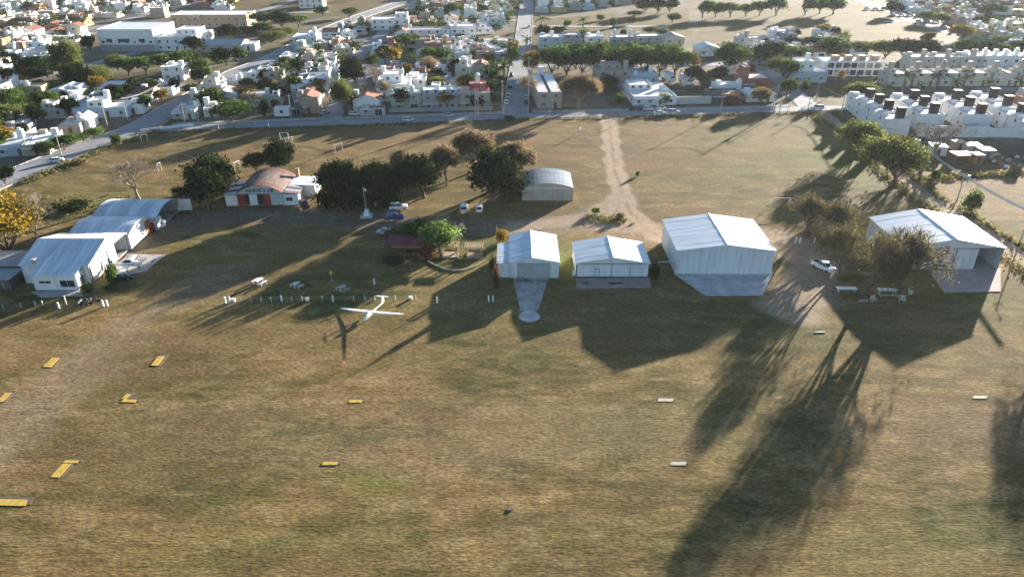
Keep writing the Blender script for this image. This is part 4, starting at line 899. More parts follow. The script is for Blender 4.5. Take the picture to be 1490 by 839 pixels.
for s_ in (-1, 1): foil((-4.05, s_ * .03, 2.12), (-4.2, s_ * 1.35, 2.12), .6, .38, .07).build('tailplane', GLW, gl_)
MB().tube((.6, -.06, .22), (.6, .06, .22), .2, n=12).build('main_wheel', TYRE, gl_)
ap_ = thing('light_aircraft', 'small white low-wing aeroplane parked on the apron of the left hangar', 'aeroplane', (*G(186, 391), 0), R_(8))
body_loft([(2.9, .1, 1.1), (2.7, .36, 1.08), (1.6, .5, 1.1), (.4, .52, 1.15), (-1, .4, 1.2), (-3.2, .14, 1.25), (-3.4, .05, 1.25)]).build('fuselage', WHITEP, ap_, True)
body_loft([(1.3, .1, 1.5), (.8, .42, 1.55), (-.2, .42, 1.6), (-1.0, .12, 1.55)], 8).build('canopy', GLASS, ap_, True)
for s_ in (-1, 1):
    foil((.5, s_ * .4, .85), (.35, s_ * 4.4, 1.05), 1.5, 1.2, .09).build('wing', WHITEP, ap_); foil((-2.9, s_ * .05, 1.3), (-3.0, s_ * 1.5, 1.3), .8, .6, .07).build('tailplane', WHITEP, ap_)
    MB().tube((.2, s_ * 1.3, .3), (.2, s_ * 1.45, .3), .25, n=10).build('wheel', TYRE, ap_); MB().tube((.2, s_ * 1.37, .3), (.2, s_ * 1.3, .9), .06).build('wheel_strut', WHITEP, ap_)
MB().prof([(-2.4, 1.3), (-3.4, 1.3), (-3.55, 2.5), (-3.1, 2.5)], -.05, .05).build('tail_fin', CARC['blue'], ap_); MB().prof([(2.93, .2), (2.99, .2), (2.99, 2.0), (2.93, 2.0)], -.06, .06).build('propeller', BLACK, ap_)
MB().tube((2.2, -.08, .25), (2.2, .08, .25), .22, n=10).build('nose_wheel', TYRE, ap_); MB().tube((2.2, 0, .3), (2.2, 0, .8), .05).build('nose_strut', WHITEP, ap_)
MB().box(-1, -.515, 1.1, 1.6, -.50, 1.25).build('stripe', CARC['blue'], ap_)

# inside the open bays
gp = thing('light_aircraft', 'dark nose of an aeroplane standing inside the open right bay', 'aeroplane', (98.0, 139.5, 0), R_(-100))
body_loft([(2.6, .15, 1.1), (2.4, .4, 1.1), (1, .5, 1.15), (-1, .35, 1.2), (-3, .1, 1.25)]).build('fuselage', CARC['grey'], gp, True)
for s_ in (-1, 1): foil((.6, s_ * .3, 1.9), (.6, s_ * 3.0, 2.0), 1.3, 1.2, .08).build('wing', CARC['silver'], gp); MB().tube((.2, s_ * .9, .3), (.2, s_ * 1.05, .3), .25, n=10).build('wheel', TYRE, gp)

# ------------------------------------------------------------------ goals, poles, wires
def goal(px, py, wpx, rz, lab):
    s_ = pxm(py); wd = wpx / s_; h = 2.2; r = thing('goal_frame', lab, 'goal', (*G(px, py), 0), rz, 'white goal frames on the old pitches')
    for x in (-wd / 2, wd / 2): MB().tube((x, 0, -.1), (x, 0, h), .06).build('post', WHITEP, r); MB().tube((x, 0, h), (x, 1.5, -.1), .035).build('back_stay', WHITEP, r)
    MB().tube((-wd / 2, 0, h), (wd / 2, 0, h), .06).build('crossbar', WHITEP, r)
goal(414, 203, 12, 0, 'white goal frame behind the clubhouse, upper left one'); goal(421, 210, 12, R_(50), 'leaning white goal post below the upper goal frame'); goal(493, 220, 14, R_(55), 'white goal frame in the middle of the field behind the clubhouse')
goal(346, 246, 12, R_(70), 'white goal frame between the dark evergreens left of the clubhouse'); goal(844, 196, 5, R_(80), 'small white frame left of the dirt track'); goal(233, 248, 6, R_(70), 'small white frame in the field behind the bare tree'); goal(166, 88, 13, R_(3), 'white goal frame on the pitch before the big white hall')
goal(211, 206, 8, R_(30), 'small pale frame on the verge beside the avenue')
goal(1135, 300, 26, R_(0), 'wide low white frame in the field behind the largest hangar')
def pole(bx, by, ty, lab, dbl=False, lamp=False, wood=False, hh=None):
    X, Y = G(bx, by); s_ = pxm(by); h = hh or (by - ty) / (s_ * .96)
    r = thing('utility_pole', lab, 'pole', (X, Y, 0), group='utility poles along the streets'); m_ = BARKP if wood else POLE
    MB().tube((0, 0, -.2), (0, 0, h), .17, .1, 8).build('shaft', m_, r)
    if dbl: MB().tube((.9, .3, -.2), (.9, .3, h), .17, .1, 8).build('shaft', m_, r); MB().box(-.2, .05, h * .62, 1.1, .25, h * .62 + .9).build('transformer', ROOF['grey'], r)
    MB().box(-1.0, -.05, h - .6, 1.0, .05, h - .48).build('cross_arm', m_, r)
    if lamp: MB().tube((0, 0, h - .3), (0, -1.6, h + .2), .05).build('lamp_arm', m_, r); MB().box(-.15, -2.1, h + .12, .15, -1.5, h + .26).build('lamp_head', WHITEP, r)
    return Vector((X, Y, h))
pp = {}
for k_, a in dict(a=(692, 171.5, 131, 'concrete pole before the beige house with the red top', True), b=(546, 172, 146, 'concrete pole before the terracotta-roofed white house'), c=(731, 168, 120, 'pole at the left corner of the main street mouth', False, True),
    d=(799.5, 172, 137, 'twin concrete pole with transformer before the striped-roof building', True), e=(769, 156, 88, 'tall slender pole at the right kerb of the main street'), f=(943, 162, 141, 'pole beside the white modern house'),
    g=(1048, 165, 131, 'pale concrete pole before the dark garage roof'), h=(1123, 165, 128, 'pole left of two before the red-brick house yard', True), i=(1134, 164, 135, 'pole right of two before the red-brick house yard'),
    j=(1187, 146, 120, 'pole on the grass verge behind the junction'), k=(1175, 164, 142, 'short pole at the top of the dirt lane'), l=(1224, 163, 140, 'pole beside the end of the white tank houses'),
    m=(156, 182, 143, 'left of two tall poles before the blue-white house'), n=(186, 175, 143, 'right of two tall poles before the blue-white house'), o=(131, 188, 168, 'short pole behind the avenue hedge'), p=(90, 226, 197, 'pole beside the avenue near the white car'),
    q=(270, 181, 152, 'pole left of the white house on the avenue corner'), r=(290, 180, 153, 'pole right of the white house on the avenue corner'), s=(425, 175, 139, 'concrete pole before the brown pitched-roof house'), t=(465, 166, 140, 'pole at the corner of the side street'), u=(238, 147, 122, 'pole beside the left avenue bend'),
    v=(309, 114, 96, 'pole where the avenue passes the tree row'), w=(1392.6, 291, 253, 'pole with wires beside the shrub on the dirt lane', False, True), x=(1484, 352, 315, 'pole at the right edge beside the dirt lane', False, True)).items():
    pp[k_] = pole(*a)
pp['y'] = pole(1321, 247, 203, 'pole with lamp before the shacks', False, True); X, Y = G(1590, 420); pp['z'] = None
def wire(name, lab, p, q_, n=2, r_=.03, sag=.7, sepx=.7):
    k = MB()
    for i in range(n):
        o_ = Vector(((i - (n - 1) / 2) * sepx, 0, -.45)); prev = p + o_
        for s_ in range(1, 9):
            t_ = s_ / 8; c_ = p.lerp(q_, t_) + o_ + Vector((0, 0, -sag * 4 * t_ * (1 - t_))); k.tube(prev, c_, r_, n=4, cap=False); prev = c_
    o = k.build(name, WIRE); tag(o, lab, 'cable')
wire('overhead_cable', 'thick twin cables sagging along the dirt lane, from the lamp pole to the next', pp['y'], pp['w'], 2, .11, .5); wire('overhead_cable', 'thick twin cables leaving the picture at the right edge above the lane', pp['w'], Vector((114, 143, 8.0)), 2, .13, .5)
wire('overhead_cable', 'thick twin cables above the round olive trees by the tank houses', pp['l'], pp['y'], 2, .06, .6)
for a, b_, lb in (('m', 'n', 'wires between the two tall poles on the left avenue'), ('b', 's', 'wires crossing the side street mouth'), ('b', 'a', 'wires before the row of duplex houses'), ('a', 'd', 'wires crossing the main street mouth'), ('g', 'h', 'wires before the red-brick house'), ('j', 'l', 'wires sagging over the grass corner at the junction'), ('n', 'u', 'wires climbing the left avenue')):
    wire('overhead_wire', lb, pp[a], pp[b_], 2, .03, .8)
# perimeter fence along the road
pf = thing('perimeter_fence', 'long wire mesh fence with concrete posts between the old pitches and the perimeter road', 'fence', (*G(300, 192), 0)); o0 = Vector((*G(300, 192), 0))
fl_ = dens([(a, b_ - 4.0) for a, b_ in PERIM[1:9]], 5.0); pme = MB().box(-.08, -.08, -.2, .08, .08, 1.7).mesh('post', CONC)
kw = MB()
for i, (x, y) in enumerate(fl_):
    if hypot(x - G(888, 176)[0], y - G(888, 176)[1]) < 4: continue
    link('post', pme, pf, Vector((x, y, 0)) - o0)
    if i and hypot(x - fl_[i - 1][0], y - fl_[i - 1][1]) < 7 and abs(x - G(888, 176)[0]) > 6:
        for z in (.4, .8, 1.2, 1.6): kw.tube(Vector((*fl_[i - 1], z)) - o0, Vector((x, y, z)) - o0, .014, n=3, cap=False)
kw.build('wire', WIRE, pf)
k = MB()
yw = thing('boundary_wall', 'low whitewashed wall along the near kerb at the left end of the perimeter road', 'wall', (*G(240, 190), 0)); p0, p1 = Vector((*G(205, 192), 0)), Vector((*G(282, 183), 0)); d_ = (p1 - p0); L_ = d_.length
b_ = MB().box(0, -.1, -.1, L_, .1, .9).build('wall_panel', WHITEP, yw); b_.location = p0 - yw.location; b_.rotation_euler = (0, 0, atan2(d_.y, d_.x))

# ------------------------------------------------------------------ houses
FAR = {}
TWR_ME = {}
def put(parent, M, name, k, m):
    if parent is not None: return k.build(name, m, parent)
    FAR.setdefault(m.name, MB()).join(k, M)
def house(x, y, rz, w_, d, h, wc='white', rc='white', label=None, group=None, up=None, tower=None, gable=False, far=False, g=None, name='house', cat='house', doors=1, carport=False, yard=False, winrows=True, two=False, z=0., tankc=0, chim=False, blank=False):
    g = g or rnd; M = Matrix.Translation((x, y, z)) @ Matrix.Rotation(rz, 4, 'Z'); r = None if far else thing(name, label, cat, (x, y, z), rz, group)
    wm = W[wc] if wc in W else MATS[wc]; rm = ROOF[rc]; hw = w_ / 2
    def flat(x0, x1, y0, y1, z0, z1, n1, n2, wm_=None):
        k = MB().box(x0, y0, z0, x1, y1, z1 - .35); t = .16
        k.box(x0, y0, z1 - .35, x1, y0 + t, z1).box(x0, y1 - t, z1 - .35, x1, y1, z1).box(x0, y0 + t, z1 - .35, x0 + t, y1 - t, z1).box(x1 - t, y0 + t, z1 - .35, x1, y1 - t, z1)
        put(r, M, n1, k, wm_ or wm); put(r, M, n2, MB().box(x0 + t + .01, y0 + t + .01, z1 - .38, x1 - t - .01, y1 - t - .01, z1 - .3), rm)
    if gable:
        ax = gable == 'x'; hr = 1.5
        if ax:   # ridge along x
            put(r, M, 'wall', MB().join(MB().prof([(0, -.1), (d, -.1), (d, h), (d / 2, h + hr), (0, h)], -hw, hw), Matrix(((0, 1, 0, 0), (1, 0, 0, 0), (0, 0, 1, 0), (0, 0, 0, 1)))), wm)
            for (ya, za, yb, zb) in ((-.3, h - .2, d / 2, h + hr), (d / 2, h + hr, d + .3, h - .2)):
                k = MB().prof([(ya, za + .03), (yb, zb + .03), (yb, zb + .15), (ya, za + .15)], -hw - .25, hw + .25)
                put(r, M, 'roof_slope', MB().join(k, Matrix(((0, 1, 0, 0), (1, 0, 0, 0), (0, 0, 1, 0), (0, 0, 0, 1)))), rm)
        else:
            put(r, M, 'wall', MB().prof([(-hw, -.1), (hw, -.1), (hw, h), (0, h + hr), (-hw, h)], 0, d), wm)
            for (xa, za, xb, zb) in ((-hw - .3, h - .2, 0, h + hr), (0, h + hr, hw + .3, h - .2)):
                put(r, M, 'roof_slope', MB().prof([(xa, za + .03), (xb, zb + .03), (xb, zb + .15), (xa, za + .15)], -.25, d + .25), rm)
    else: flat(-hw, hw, 0, d, -.1, h, 'wall', 'roof')
    if up:
        x0, x1, y0, y1, hu = up[:5]; flat(x0 * hw, x1 * hw, y0 * d, y1 * d, h - .29, h + hu, 'upper_wall', 'upper_roof', W[up[5]] if len(up) > 5 else None)
        if not far:
            n = max(1, int((x1 - x0) * hw / 2.6))
            for i in range(n): opening(r, x0 * hw + (x1 - x0) * hw * (i + .5) / n, y0 * d - .01, h + hu * .45, 1.1, 1.1)
            opening(r, x1 * hw + .01, (y0 + y1) / 2 * d, h + hu * .45, 1.0, 1.1, pi / 2)
    if tower:
        for (tx, ty, th) in (tower if isinstance(tower, list) else [tower]):
            zb = h - .29
            if up and up[0] * hw - .5 < tx < up[1] * hw + .5 and up[2] * d - .5 < ty < up[3] * d + .5: zb = h + up[4] - .29
            if gable: zb = h - .5
            put(r, M, 'tank_tower', MB().box(tx - .85, ty - .8, zb, tx + .85, ty + .8, zb + th), W[['white', 'white', 'charcoal', 'cream', 'beige'][tankc]])
            if tankc != 2 and int(abs(x) * 7 + abs(tx) * 5) % 3 == 0: put(r, M, 'water_tank', MB().tube((tx, ty, zb + th), (tx, ty, zb + th + .6), .6, .55, 8), BLACK if (int(x * 7) % 3 == 0) else WHITEP)
    if not far and cat == 'house':
        zt_ = h - .29
        if not gable and not up: put(r, M, 'roof_box', MB().box(-hw + 1.2, d - 2.6, zt_, -hw + 3.2, d - .9, zt_ + 1.1), wm)
        put(r, M, 'patio_roof', MB().box(-hw + .2, -1.4, 2.3, -hw + w_ * .45, -.02, 2.42), ROOF['silver'])
    if chim: put(r, M, 'chimney', MB().box(hw - 1.6, d * .4, h - .3, hw - .9, d * .4 + .7, h + 2.2), wm)
    if not far:
        for fl_i in range(2 if h > 5 else 1):
            zc = 1.55 + fl_i * 2.9
            n = max(1, int(w_ / 3.9))
            for i in range(0 if blank else n):
                xx = -hw + w_ * (i + .5) / n
                if fl_i == 0 and doors and i == n // 2: opening(r, xx, -.01, 1.05, 1.0 if not carport else 2.6, 2.1 if not carport else 2.3, 0, 'door' if not carport else 'shaded_opening')  # carports get a framed dark sheet, painted as the shaded inside
                else: opening(r, xx, -.01, zc, [1.2, 1.5, .9][(i + fl_i) % 3], 1.2)
            m_ = max(1, int(d / 6))
            for i in range(0 if blank and cat == 'wall' else m_):
                yy = d * (i + .5) / m_; opening(r, hw + .01, yy, zc, 1.1, 1.1, pi / 2); opening(r, -hw - .01, yy, zc, 1.0, 1.1, -pi / 2)
    if yard:
        k = MB(); y0 = -yard; k.box(-hw - .8, y0, -.1, hw + .8, y0 + .15, 1.3)
        k.box(-hw - .8, y0 + .15, -.1, -hw - .65, d, 1.5).box(hw + .65, y0 + .15, -.1, hw + .8, d, 1.5); put(r, M, 'yard_wall', k, wm)
    OCC.append((x - sin(rz) * d / 2, y + cos(rz) * d / 2, max(w_, d) * .55)); return r
def hpx(px0, px1, py, d, h, lab, rz=None, **kw):
    X0, Y0 = G(px0, py); X1, Y1 = G(px1, py); return house((X0 + X1) / 2, Y0, R_(4) if rz is None else R_(rz), X1 - X0, d, h, label=lab, **kw)
FR = 'houses facing the old pitches'
# front row, right of the main street
b = hpx(782, 817, 157.5, 33, 5.6, 'long beige two-storey block with white striped pergola roofs at the main street corner', wc='beige', rc='brown', tower=(0, 31, 3.2), name='apartment_block', cat='building', group=FR, winrows=False)
for i in range(14):
    for x0, x1 in ((-4.2, -.6), (.6, 4.2)): MB().box(x0, 1 + i * 2.2, 5.62, x1, 2.5 + i * 2.2, 5.75).build('roof_strip', WHITEP, b)
hpx(868, 917, 123.5, 11, 6, 'stone-beige two-storey house with two tall chimneys and a round gable', wc='beige', rc='grey', tower=[(-4.5, 2, 3.6), (5, 2, 3.6)], tankc=4, up=(-.45, .45, .25, .9, 1.6, 'beige'), group=FR, yard=3)
hpx(914, 958, 122, 13, 3.6, 'pale blue flat house with two tank towers beside the walled yard', wc='pale_blue', rc='white', tower=[(-3, 3, 1.6), (4, 6, 2)], group=FR)
hpx(921, 984, 153, 22, 3.3, 'long white single-storey house behind the parked cars', wc='white', rc='white', up=(-.9, .2, .55, .95, 1.5), tower=(5, 12, 1.8), group=FR)
hpx(983, 1035, 151, 1.0, 2.6, 'whitewashed wall of the lorry yard', wc='dirty_white', rc='white', name='yard_wall', cat='wall', doors=0, blank=True)
hpx(1034, 1081, 149, 9, 3.0, 'dark garage with black flat roof left of the red-brick house', wc='charcoal', rc='brown', carport=True, group=FR)
hpx(1040, 1078, 136, 6, 3.4, 'low white house behind the dark garage', wc='white', rc='white', tower=(5, 3, 1.4), group=FR)
hpx(1078, 1118, 131, 10, 4.6, 'red-brick house with tall brick chimney block and white roof', wc='brick', rc='white', up=(-.95, -.5, .1, .7, 4.2, 'brick'), group=FR)
hpx(1085, 1128, 148, 8, 3.0, 'white house with awning just left of the right junction', wc='white', rc='silver', tower=(2, 4, 1.5), group=FR)
hpx(1060, 1085, 108, 9, 3.4, 'small white gabled house behind the round trees near the right street', wc='white', rc='silver', gable='y', group=FR)
# front row, between side street and main street
hpx(515, 553, 164, 9, 4.8, 'white house with terracotta pitched roof at the side street corner', wc='white', rc='tile', gable='y', tower=(-3.5, 3, 3.2), group=FR)
hpx(524, 560, 168, 3.2, 2.7, 'white garage with dark lean-to before the terracotta-roofed house', wc='dirty_white', rc='brown', carport=True, group=FR)
hpx(549, 598, 147, 14, 6.2, 'big white stepped house with several roof levels behind the duplex', wc='white', rc='white', up=(-.6, .5, .3, .9, 2.8), tower=[(-4, 9, 2.5), (3, 6, 2)], group=FR)
hpx(570, 614, 160.5, 8, 6.0, 'pale green two-storey duplex with dark carports', wc='pale_green', rc='white', carport=True, tower=(2, 5, 1.6), group=FR, yard=2)
hpx(615.5, 667, 160, 9, 5.9, 'grey two-storey duplex with pale blue upper wall', wc='grey', rc='white', up=(-.95, .95, .15, .9, .9, 'pale_blue'), tower=[(-1, 4, 1.6), (3, 4, 1.6)], group=FR, yard=1.5)
hpx(668.5, 713, 158.5, 11, 5.8, 'beige two-storey house with dark red rooftop room at the main street corner', wc='beige', rc='pink', up=(-.3, .8, .35, .8, 2.4, 'red'), tower=(1.5, 6, 3.0), group=FR, yard=2)
hpx(600, 640, 128, 9, 3.2, 'low dark-roofed house behind the grey duplex', wc='tan', rc='brown', gable='x', group=FR)
hpx(640, 690, 131, 9, 3.2, 'pale blue low house with white tank behind the grey duplex', wc='pale_blue', rc='grey', tower=(3, 5, 1.6), group=FR)
hpx(668, 702, 108, 9, 4.4, 'sky blue boxy house left of the palms', wc='pale_blue', rc='white', up=(-.7, .1, .3, .9, 2, 'white'), group=FR)
# left of the side street
hpx(437, 463, 165, 9, 5.0, 'brown two-storey house with terracotta pitched roof', wc='tan', rc='tile', gable='y', tower=(-3, 4, 2.8), tankc=4, group=FR)
hpx(424, 440, 167, 4, 2.8, 'dark carport left of the brown pitched-roof house', wc='charcoal', rc='brown', carport=True, group=FR)
hpx(358, 408, 155, 8, 4.2, 'ochre-green house with yellow tank tower and white parapet', wc='pale_green', rc='white', tower=(1.5, 4, 1.8), tankc=3, up=(.65, .98, .0, .5, 1.2, 'white'), group=FR)
tk = hpx(400, 421, 169, 3.0, 2.9, 'white box kiosk standing on the verge of the perimeter road', wc='white', rc='silver', doors=0, name='kiosk', cat='kiosk')
hpx(252, 285, 174, 9, 3.2, 'white-grey house with porch on the avenue corner', wc='dirty_white', rc='white', tower=(3, 6, 2.2), group=FR)
hpx(298, 318, 170, 8, 3.0, 'white house with long sunlit side wall on the perimeter road', wc='white', rc='pink', tower=(-2, 5, 3.0), group=FR, rz=8)
hpx(312, 345, 152, 8, 3.6, 'white gabled house behind the big green roadside bush', wc='white', rc='silver', gable='y', group=FR)
hpx(345, 372, 146, 8, 3.2, 'low house with reddish roof behind the ochre-green one', wc='dirty_white', rc='tile', gable='x', group=FR)
hpx(310, 352, 134, 8, 4.0, 'cream house with two white towers in the second row near the avenue', wc='cream', rc='white', tower=[(3, 3, 2.2), (4.5, 5, 2.0)], group=FR)
hpx(425, 478, 137, 10, 4.0, 'long white flat house with roof terrace behind the brown pitched-roof house', wc='white', rc='white', up=(-.2, .8, .2, .9, 1.4), tower=(-4, 4, 2.2), group=FR)
hpx(466, 492, 118, 11, 5.2, 'pale blue-white boxy house beside the dark side-street tree', wc='pale_blue', rc='white', up=(-.6, .6, .3, .9, 1.6), group=FR)
hpx(428, 462, 71, 15, 5.6, 'tall blue-white house with broad blank wall beyond the avenue bend', wc='pale_blue', rc='white', tower=(4, 8, 2), up=(.2, .9, .2, .8, 1.5, 'white'))
# left of the avenue
AV = 'houses left of the avenue'
hpx(-4, 40, 227, 12, 3.4, 'pale house with blue-grey roof at the left edge of the avenue', wc='pale_blue', rc='silver', tower=(1, 8, 2.6), group=AV, rz=14)
hpx(38, 72, 226, 15, 3.4, 'beige long house with white walls by the avenue, lowest of its row', wc='beige', rc='white', tower=[(3, 10, 2.2)], group=AV, rz=14)
hpx(90, 118, 195, 8, 3.2, 'small beige house with white tower above the avenue hedge', wc='beige', rc='white', tower=(2, 5, 2.2), group=AV, rz=10)
hpx(112, 132, 190, 8, 3.0, 'white gable-walled house beside the avenue hedge', wc='white', rc='white', gable='y', group=AV, rz=10)
hpx(110, 186, 171, 10, 3.4, 'long blue-white blank-walled house with stepped tower beside the avenue', wc='pale_blue', rc='white', up=(-.45, .15, .1, .8, 2.2, 'white'), tower=(1.5, 5, 3), group=AV, rz=6)
hpx(182, 208, 166, 8, 3.2, 'white house with arched porch right of the long blue-white one', wc='white', rc='white', group=AV, rz=6, tower=(0, 4, 1.5))
hpx(68, 116, 150, 11, 3.8, 'white house with broad gable and sunlit right wall amid dark trees', wc='white', rc='white', gable='y', group=AV, up=(.3, .9, .3, .8, 1.8))
hpx(182, 222, 149, 9, 3.2, 'white-walled house with terracotta roof patch and white chimney', wc='white', rc='tile', gable='x', tower=(1, 6, 2.6), group=AV)
hpx(228, 252, 139, 8, 3.2, 'white colonnaded house beside the avenue bend', wc='white', rc='brown', group=AV, tower=(-2, 4, 2))
hpx(238, 268, 117, 9, 5.6, 'white two-storey house below the long tree row', wc='white', rc='white', tower=(3, 4, 2), group=AV)
hpx(140, 180, 140, 9, 3.2, 'pale house with silver roof between the palms and dark trees', wc='cream', rc='silver', gable='x', group=AV)
hpx(6, 34, 192, 9, 3.2, 'white house with two towers below the left edge trees', wc='white', rc='white', tower=(-2, 4, 2.8), group=AV); hpx(0, 26, 138, 9, 3.4, 'white house with tall tower at the left edge among dark trees', wc='white', rc='white', tower=(2, 4, 3), group=AV)
# sports hall and school
hall = hpx(148, 228, 75, 26, 10.5, 'large white hall with grey lower wall and pale roof before the pitch', wc='white', rc='pink', name='sports_hall', cat='building', doors=0, rz=0)
hw_ = 80 / pxm(74) / 2
MB().box(-hw_ - .03, -.12, -.1, hw_ - .5, -.03, 3.2).build('lower_wall_band', W['grey'], hall)
for x in (-hw_ * .62, -hw_ * .2, 0, hw_ * .55): opening(hall, x, -.06, 5.2, 3.0, 1.7)
MB().box(-hw_ + .4, 1, 10.2, hw_ - .4, 24, 10.28).build('roof_sheet', ROOF['silver'], hall)
an = hpx(229, 288, 74, 24, 6.6, 'white lower wing joined to the right of the large hall', wc='white', rc='white', name='hall_wing', cat='building', up=(-.2, .8, .3, .8, 2.5), rz=0)
hpx(292, 352, 76, 14, 3.4, 'long low building with blue-grey sheet roof and sunlit gable', wc='dirty_white', rc='metal', gable='x', name='school', cat='building', rz=3)
hpx(352, 372, 74, 9, 3.4, 'white block joined right of the long low building', wc='white', rc='white', name='annex_building', cat='building', rz=3)
hpx(252, 360, 40, 20, 7, 'very long school building with white roof behind the hall', wc='tan', rc='white', name='school', cat='building', rz=2, up=(-.5, -.2, -.1, .3, -1.2, 'dirty_white'))
hpx(436, 470, 12, 14, 6, 'white warehouse with tower in the dry field at the top', wc='white', rc='silver', name='warehouse', cat='building', tower=(6, 3, 5))
hpx(594, 655, 59, 9, 5.6, 'long white apartment row, left half, with small dark windows', wc='white', rc='grey', name='apartment_row', cat='building'); hpx(656, 693, 58, 9, 7, 'long white apartment row, taller right half', wc='white', rc='white', name='apartment_row', cat='building', tower=(-4, 4, 2))
hpx(541, 595, 44, 11, 6, 'white two-storey block behind the long apartment row', wc='white', rc='white', name='apartment_row', cat='building', up=(.3, .95, .1, .8, 3)); hpx(593, 627, 76, 10, 6, 'dark grey two-storey house beneath the round dark tree', wc='grey', rc='brown')
hpx(712, 732, 42, 9, 6, 'pale blue house with black roof left of the main street', wc='pale_blue', rc='brown', tower=(4, 4, 2)); 
hpx(785, 818, 72, 10, 6, 'light blue two-storey house right of the main street behind the tree row', wc='pale_blue', rc='white', tower=(1, 5, 2.4)); hpx(819, 845, 67, 9, 5.5, 'dark grey house right of the light blue two-storey one', wc='grey', rc='grey')
for i, (a, b_, y, lb, kw_) in enumerate(((853, 878, 63, 'white low house with dark tank behind the tree row', dict(tower=(2, 3, 2))), (888, 922, 64, 'house with two slate-dark chimneys behind the tree row', dict(wc='grey', tower=[(-4, 2, 3.5), (4, 2, 3.5)], tankc=1)), (926, 962, 62, 'white long house near the right end of the tree row', dict(wc='dirty_white')), (966, 996, 65, 'pinkish-roofed house at the right end of the tree row', dict(wc='cream', rc='pink', gable='y')))):
    hpx(a, b_, y, 9, 3.4, lb, group='houses behind the long tree row', **kw_)
hpx(1075, 1123, 66, 10, 3.4, 'white low house cluster at the edge of the golden field', wc='white', rc='pink', tower=(-4, 4, 1.8)); hpx(1123, 1149, 62, 9, 5.8, 'white cubic two-storey house at the edge of the golden field', wc='white', rc='white', tower=(-2, 4, 2)); hpx(1190, 1216, 57, 9, 3.6, 'white house with grey tower at the edge of the golden field', wc='white', rc='white', tower=(4, 4, 3))
hpx(1015, 1048, 82, 9, 3.6, 'white gabled house right of the tree row', wc='white', rc='silver', gable='y')
# right: apartment blocks
hpx(1150, 1203, 120, 12, 4.2, 'white corner house with tall tower and lower pale blue wing', wc='pale_blue', rc='white', up=(-.5, .4, .3, .95, 3.6, 'white'), tower=(1, 7, 3), name='house', group='houses right of the right street')
md = hpx(1196, 1284, 111, 11, 6.2, 'white modern block with a grid of large dark windows', wc='white', rc='white', name='apartment_block', cat='building', rz=-1, winrows=False)
for i in range(7):
    for j_ in range(2): opening(md, -10 + i * 3.3, -.03, 1.5 + j_ * 3, 2.5, 2.2, 0, 'window')
for i in range(4): MB().box(-8.5 + i * 5.6, 3, 5.9, -5.6 + i * 5.6, 6, 7.9).build('roof_room', W['tan'], md)
GD = 'grey terraced duplexes behind the palms'
for i in range(6):
    px = 1290 + i * 38; hpx(px, px + 33, 126 - i * .3, 9, 5.2, 'pale stuccoed duplex with tall box tower behind the palms, ' + ordn(i + 1) + ' from left', wc='cream' if i % 2 else 'dirty_white', rc='white', tower=(-3, 3.5, 2.8), tankc=4, up=(-.95, -.35, .1, .7, 1.4), group=GD, rz=-1)
for i in range(3):
    px = 1322 + i * 36; hpx(px, px + 34, 104, 9, 6.2, 'off-white duplex with square tower in the rear terrace, ' + ordn(i + 1) + ' from left', wc='dirty_white', rc='white', tower=(1, 3, 3), tankc=4, group='rear grey terrace', rz=-1)
for i in range(3):
    px = 1407 + i * 30; hpx(px, px + 29.5, 104, 10, 6.6, 'white terrace house with twin rooftop towers, ' + ordn(i + 1) + ' from left in the rear row', wc='white', rc='white', tower=[(-1.6, 3, 2.6), (2.6, 3, 2.6)], group='rear white terrace', rz=-1)
# the white houses with black water tanks
TB = 'white terrace houses with black rooftop tanks'
def tank_house(px, py, w_, d, lab, tz=3.0):
    """px, py: middle of the house's front foot"""
    X, Y = G(px, py); r = house(X, Y, R_(-4), w_ + (px % 3) * .35 - .35, d, 5.15 + (py % 4) * .12, wc='white', rc='white', label=lab, group=TB, doors=0, blank=True)
    k = MB().box(w_ / 2 - 4.4, 1.2, 4.8, w_ / 2 - 2.0, 3.2, 5.3 + tz).box(w_ / 2 - 4.5, 1.1, 5.3 + tz, w_ / 2 - 1.9, 3.3, 5.42 + tz); k.build('tank_box', mat('tank_black', (.05, .035, .035), .7, .2, 2), r)
    MB().box(-w_ / 2 + .3, d - 1.6, 4.8, w_ / 2 - 5, d - .3, 6.1).build('stair_room', W['white'], r); return r
cols = [('left wing', [(1258, 166), (1271, 175), (1285, 184), (1302, 196)]), ('second wing', [(1322, 168), (1336, 178), (1351, 189)]), ('third wing', [(1384, 168), (1402, 179), (1419, 190)]), ('right wing', [(1438, 165), (1458, 177), (1478, 190), (1500, 201)])]
for wn, L_ in cols:
    for i, (px, py) in enumerate(L_): tank_house(px, py, 8.5, 8.2, f'white cubic house with black tank box, {ordn(len(L_) - i)} from the front in the {wn}')
for a, b_, y, hh, lb in ((1336, 1436, 199, 3.4, 'long blank white wall before the black-tank houses'), (1437, 1560, 200, 2.8, 'white wall with dark gate right of the long blank wall')):
    hpx(a, b_, y, .5, hh, lb, wc='white', rc='white', rz=-3, name='boundary_wall', cat='wall', doors=0, blank=True)
